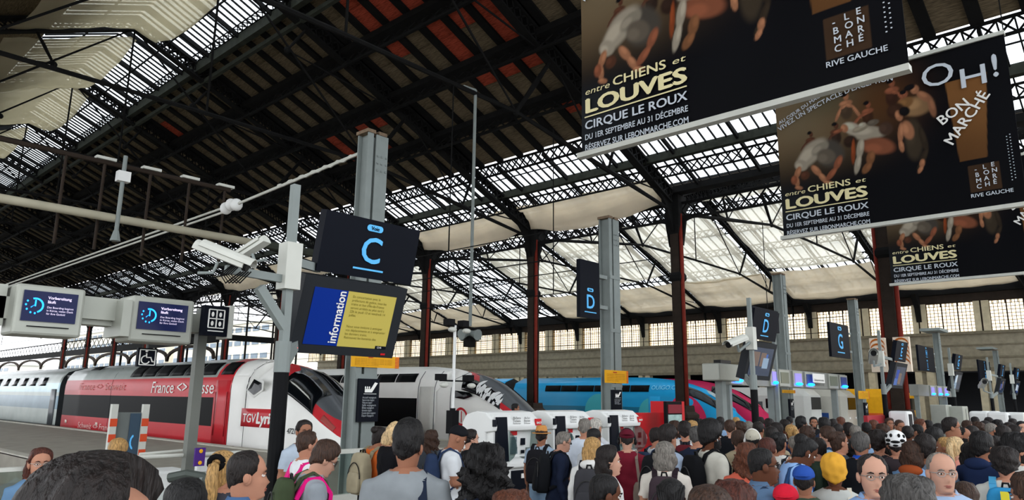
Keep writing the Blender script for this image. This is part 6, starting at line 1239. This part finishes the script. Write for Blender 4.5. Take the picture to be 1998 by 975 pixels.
hs = [('short', 'dark', 'short dark hair'), ('short', 'black', 'cropped black hair'), ('full', 'dark', 'full dark hair'), ('full', 'brown', 'brown hair'), ('long', 'dark', 'long dark hair'), ('wavy', 'brown', 'wavy brown hair'), ('bald', 'grey', 'bald head'), ('short', 'grey', 'grey hair'), ('bob', 'reddish', 'reddish bob'), ('pony', 'blond', 'blond ponytail'), ('curly', 'black', 'curly black hair')]
used = set(); marks = [(1316, 'near the poster stand'), (1405, 'around the afro'), (1500, 'by the second D mast'), (1560, 'under the gate screens'), (1640, 'left of the letter G pillar'), (1700, 'right of the letter G pillar'), (1760, 'by the poster-wrapped column'), (1830, 'under the H and I plate'), (1920, 'under the far masts'), (2000, 'near the right edge')]
for px, tp, D in far:
    for _ in range(60):
        a = rnd.choice(tops); h = rnd.choice(hs[:5]+hs); wh = min(marks, key=lambda m: abs(m[0]-px))[1]
        if (a[0], h[2], wh) not in used: break
    used.add((a[0], h[2], wh))
    person(px, tp, D, rnd.choice([0, 8, -12, 25, -30, 60, 90, -80, 160]), 'traveller with %s in a %s top %s' % (h[2], a[0], wh), rnd.choice(['light', 'tan', 'pale', 'brown', 'tan']), h[0], h[1], a[1], rnd.choice(['short', 'long']), fine=False, group='distant travellers in the crowd')
# ================================================================ SUB-PARTS: small pieces move under the part they belong to
UNDER = {'lettering': ('sign_panel', 'backing', 'shell', 'body', 'header'), 'underline': ('sign_panel', 'letter_panel'), 'pill_label': ('sign_panel', 'letter_panel'), 'notice_line': ('screen_casing', 'board', 'sign_panel'),
         'screen_blue_half': ('screen_casing',), 'screen_yellow_half': ('screen_casing',), 'clock_tab': ('screen_casing',), 'maker_badge': ('screen_casing',), 'status_light': ('screen_casing',), 'screen_picture': ('screen_casing',),
         'kiosk_text': ('shell',), 'red_mark': ('shell',), 'card_reader': ('shell',), 'ticket_slot': ('shell',), 'keypad': ('shell',), 'touch_screen': ('shell',), 'badge': ('bag_body', 'base_cabinet'), 'zip': ('bag_body',), 'yellow_tag': ('bag_body',),
         'hat_band': ('straw_hat',), 'helmet_vents': ('bicycle_helmet',), 'small_print': ('backing',), 'rule': ('backing',), 'red_stripe': ('board',), 'seat_symbol': ('sign_panel',), 'pictograms': ('sign_panel',), 'wheelchair_symbol': ('sign_panel',),
         'orange_dot': ('board',), 'wiper': ('windscreen',), 'bolts': ('flange',), 'clock_symbol': ('screen',), 'screen_text': ('screen',), 'lens_window': ('housing',), 'orange_stripe': ('poster_panel',)}
st = lambda n: n.split('.')[0]
for root in [o for o in bpy.data.objects if o.parent is None and 'category' in o]:
    kids = list(root.children); by = {}
    for k in kids: by.setdefault(st(k.name), k)
    for k in kids:
        for tgt in UNDER.get(st(k.name), ()):
            if tgt in by and by[tgt] is not k and tuple(by[tgt].location) == (0, 0, 0): k.parent = by[tgt]; break
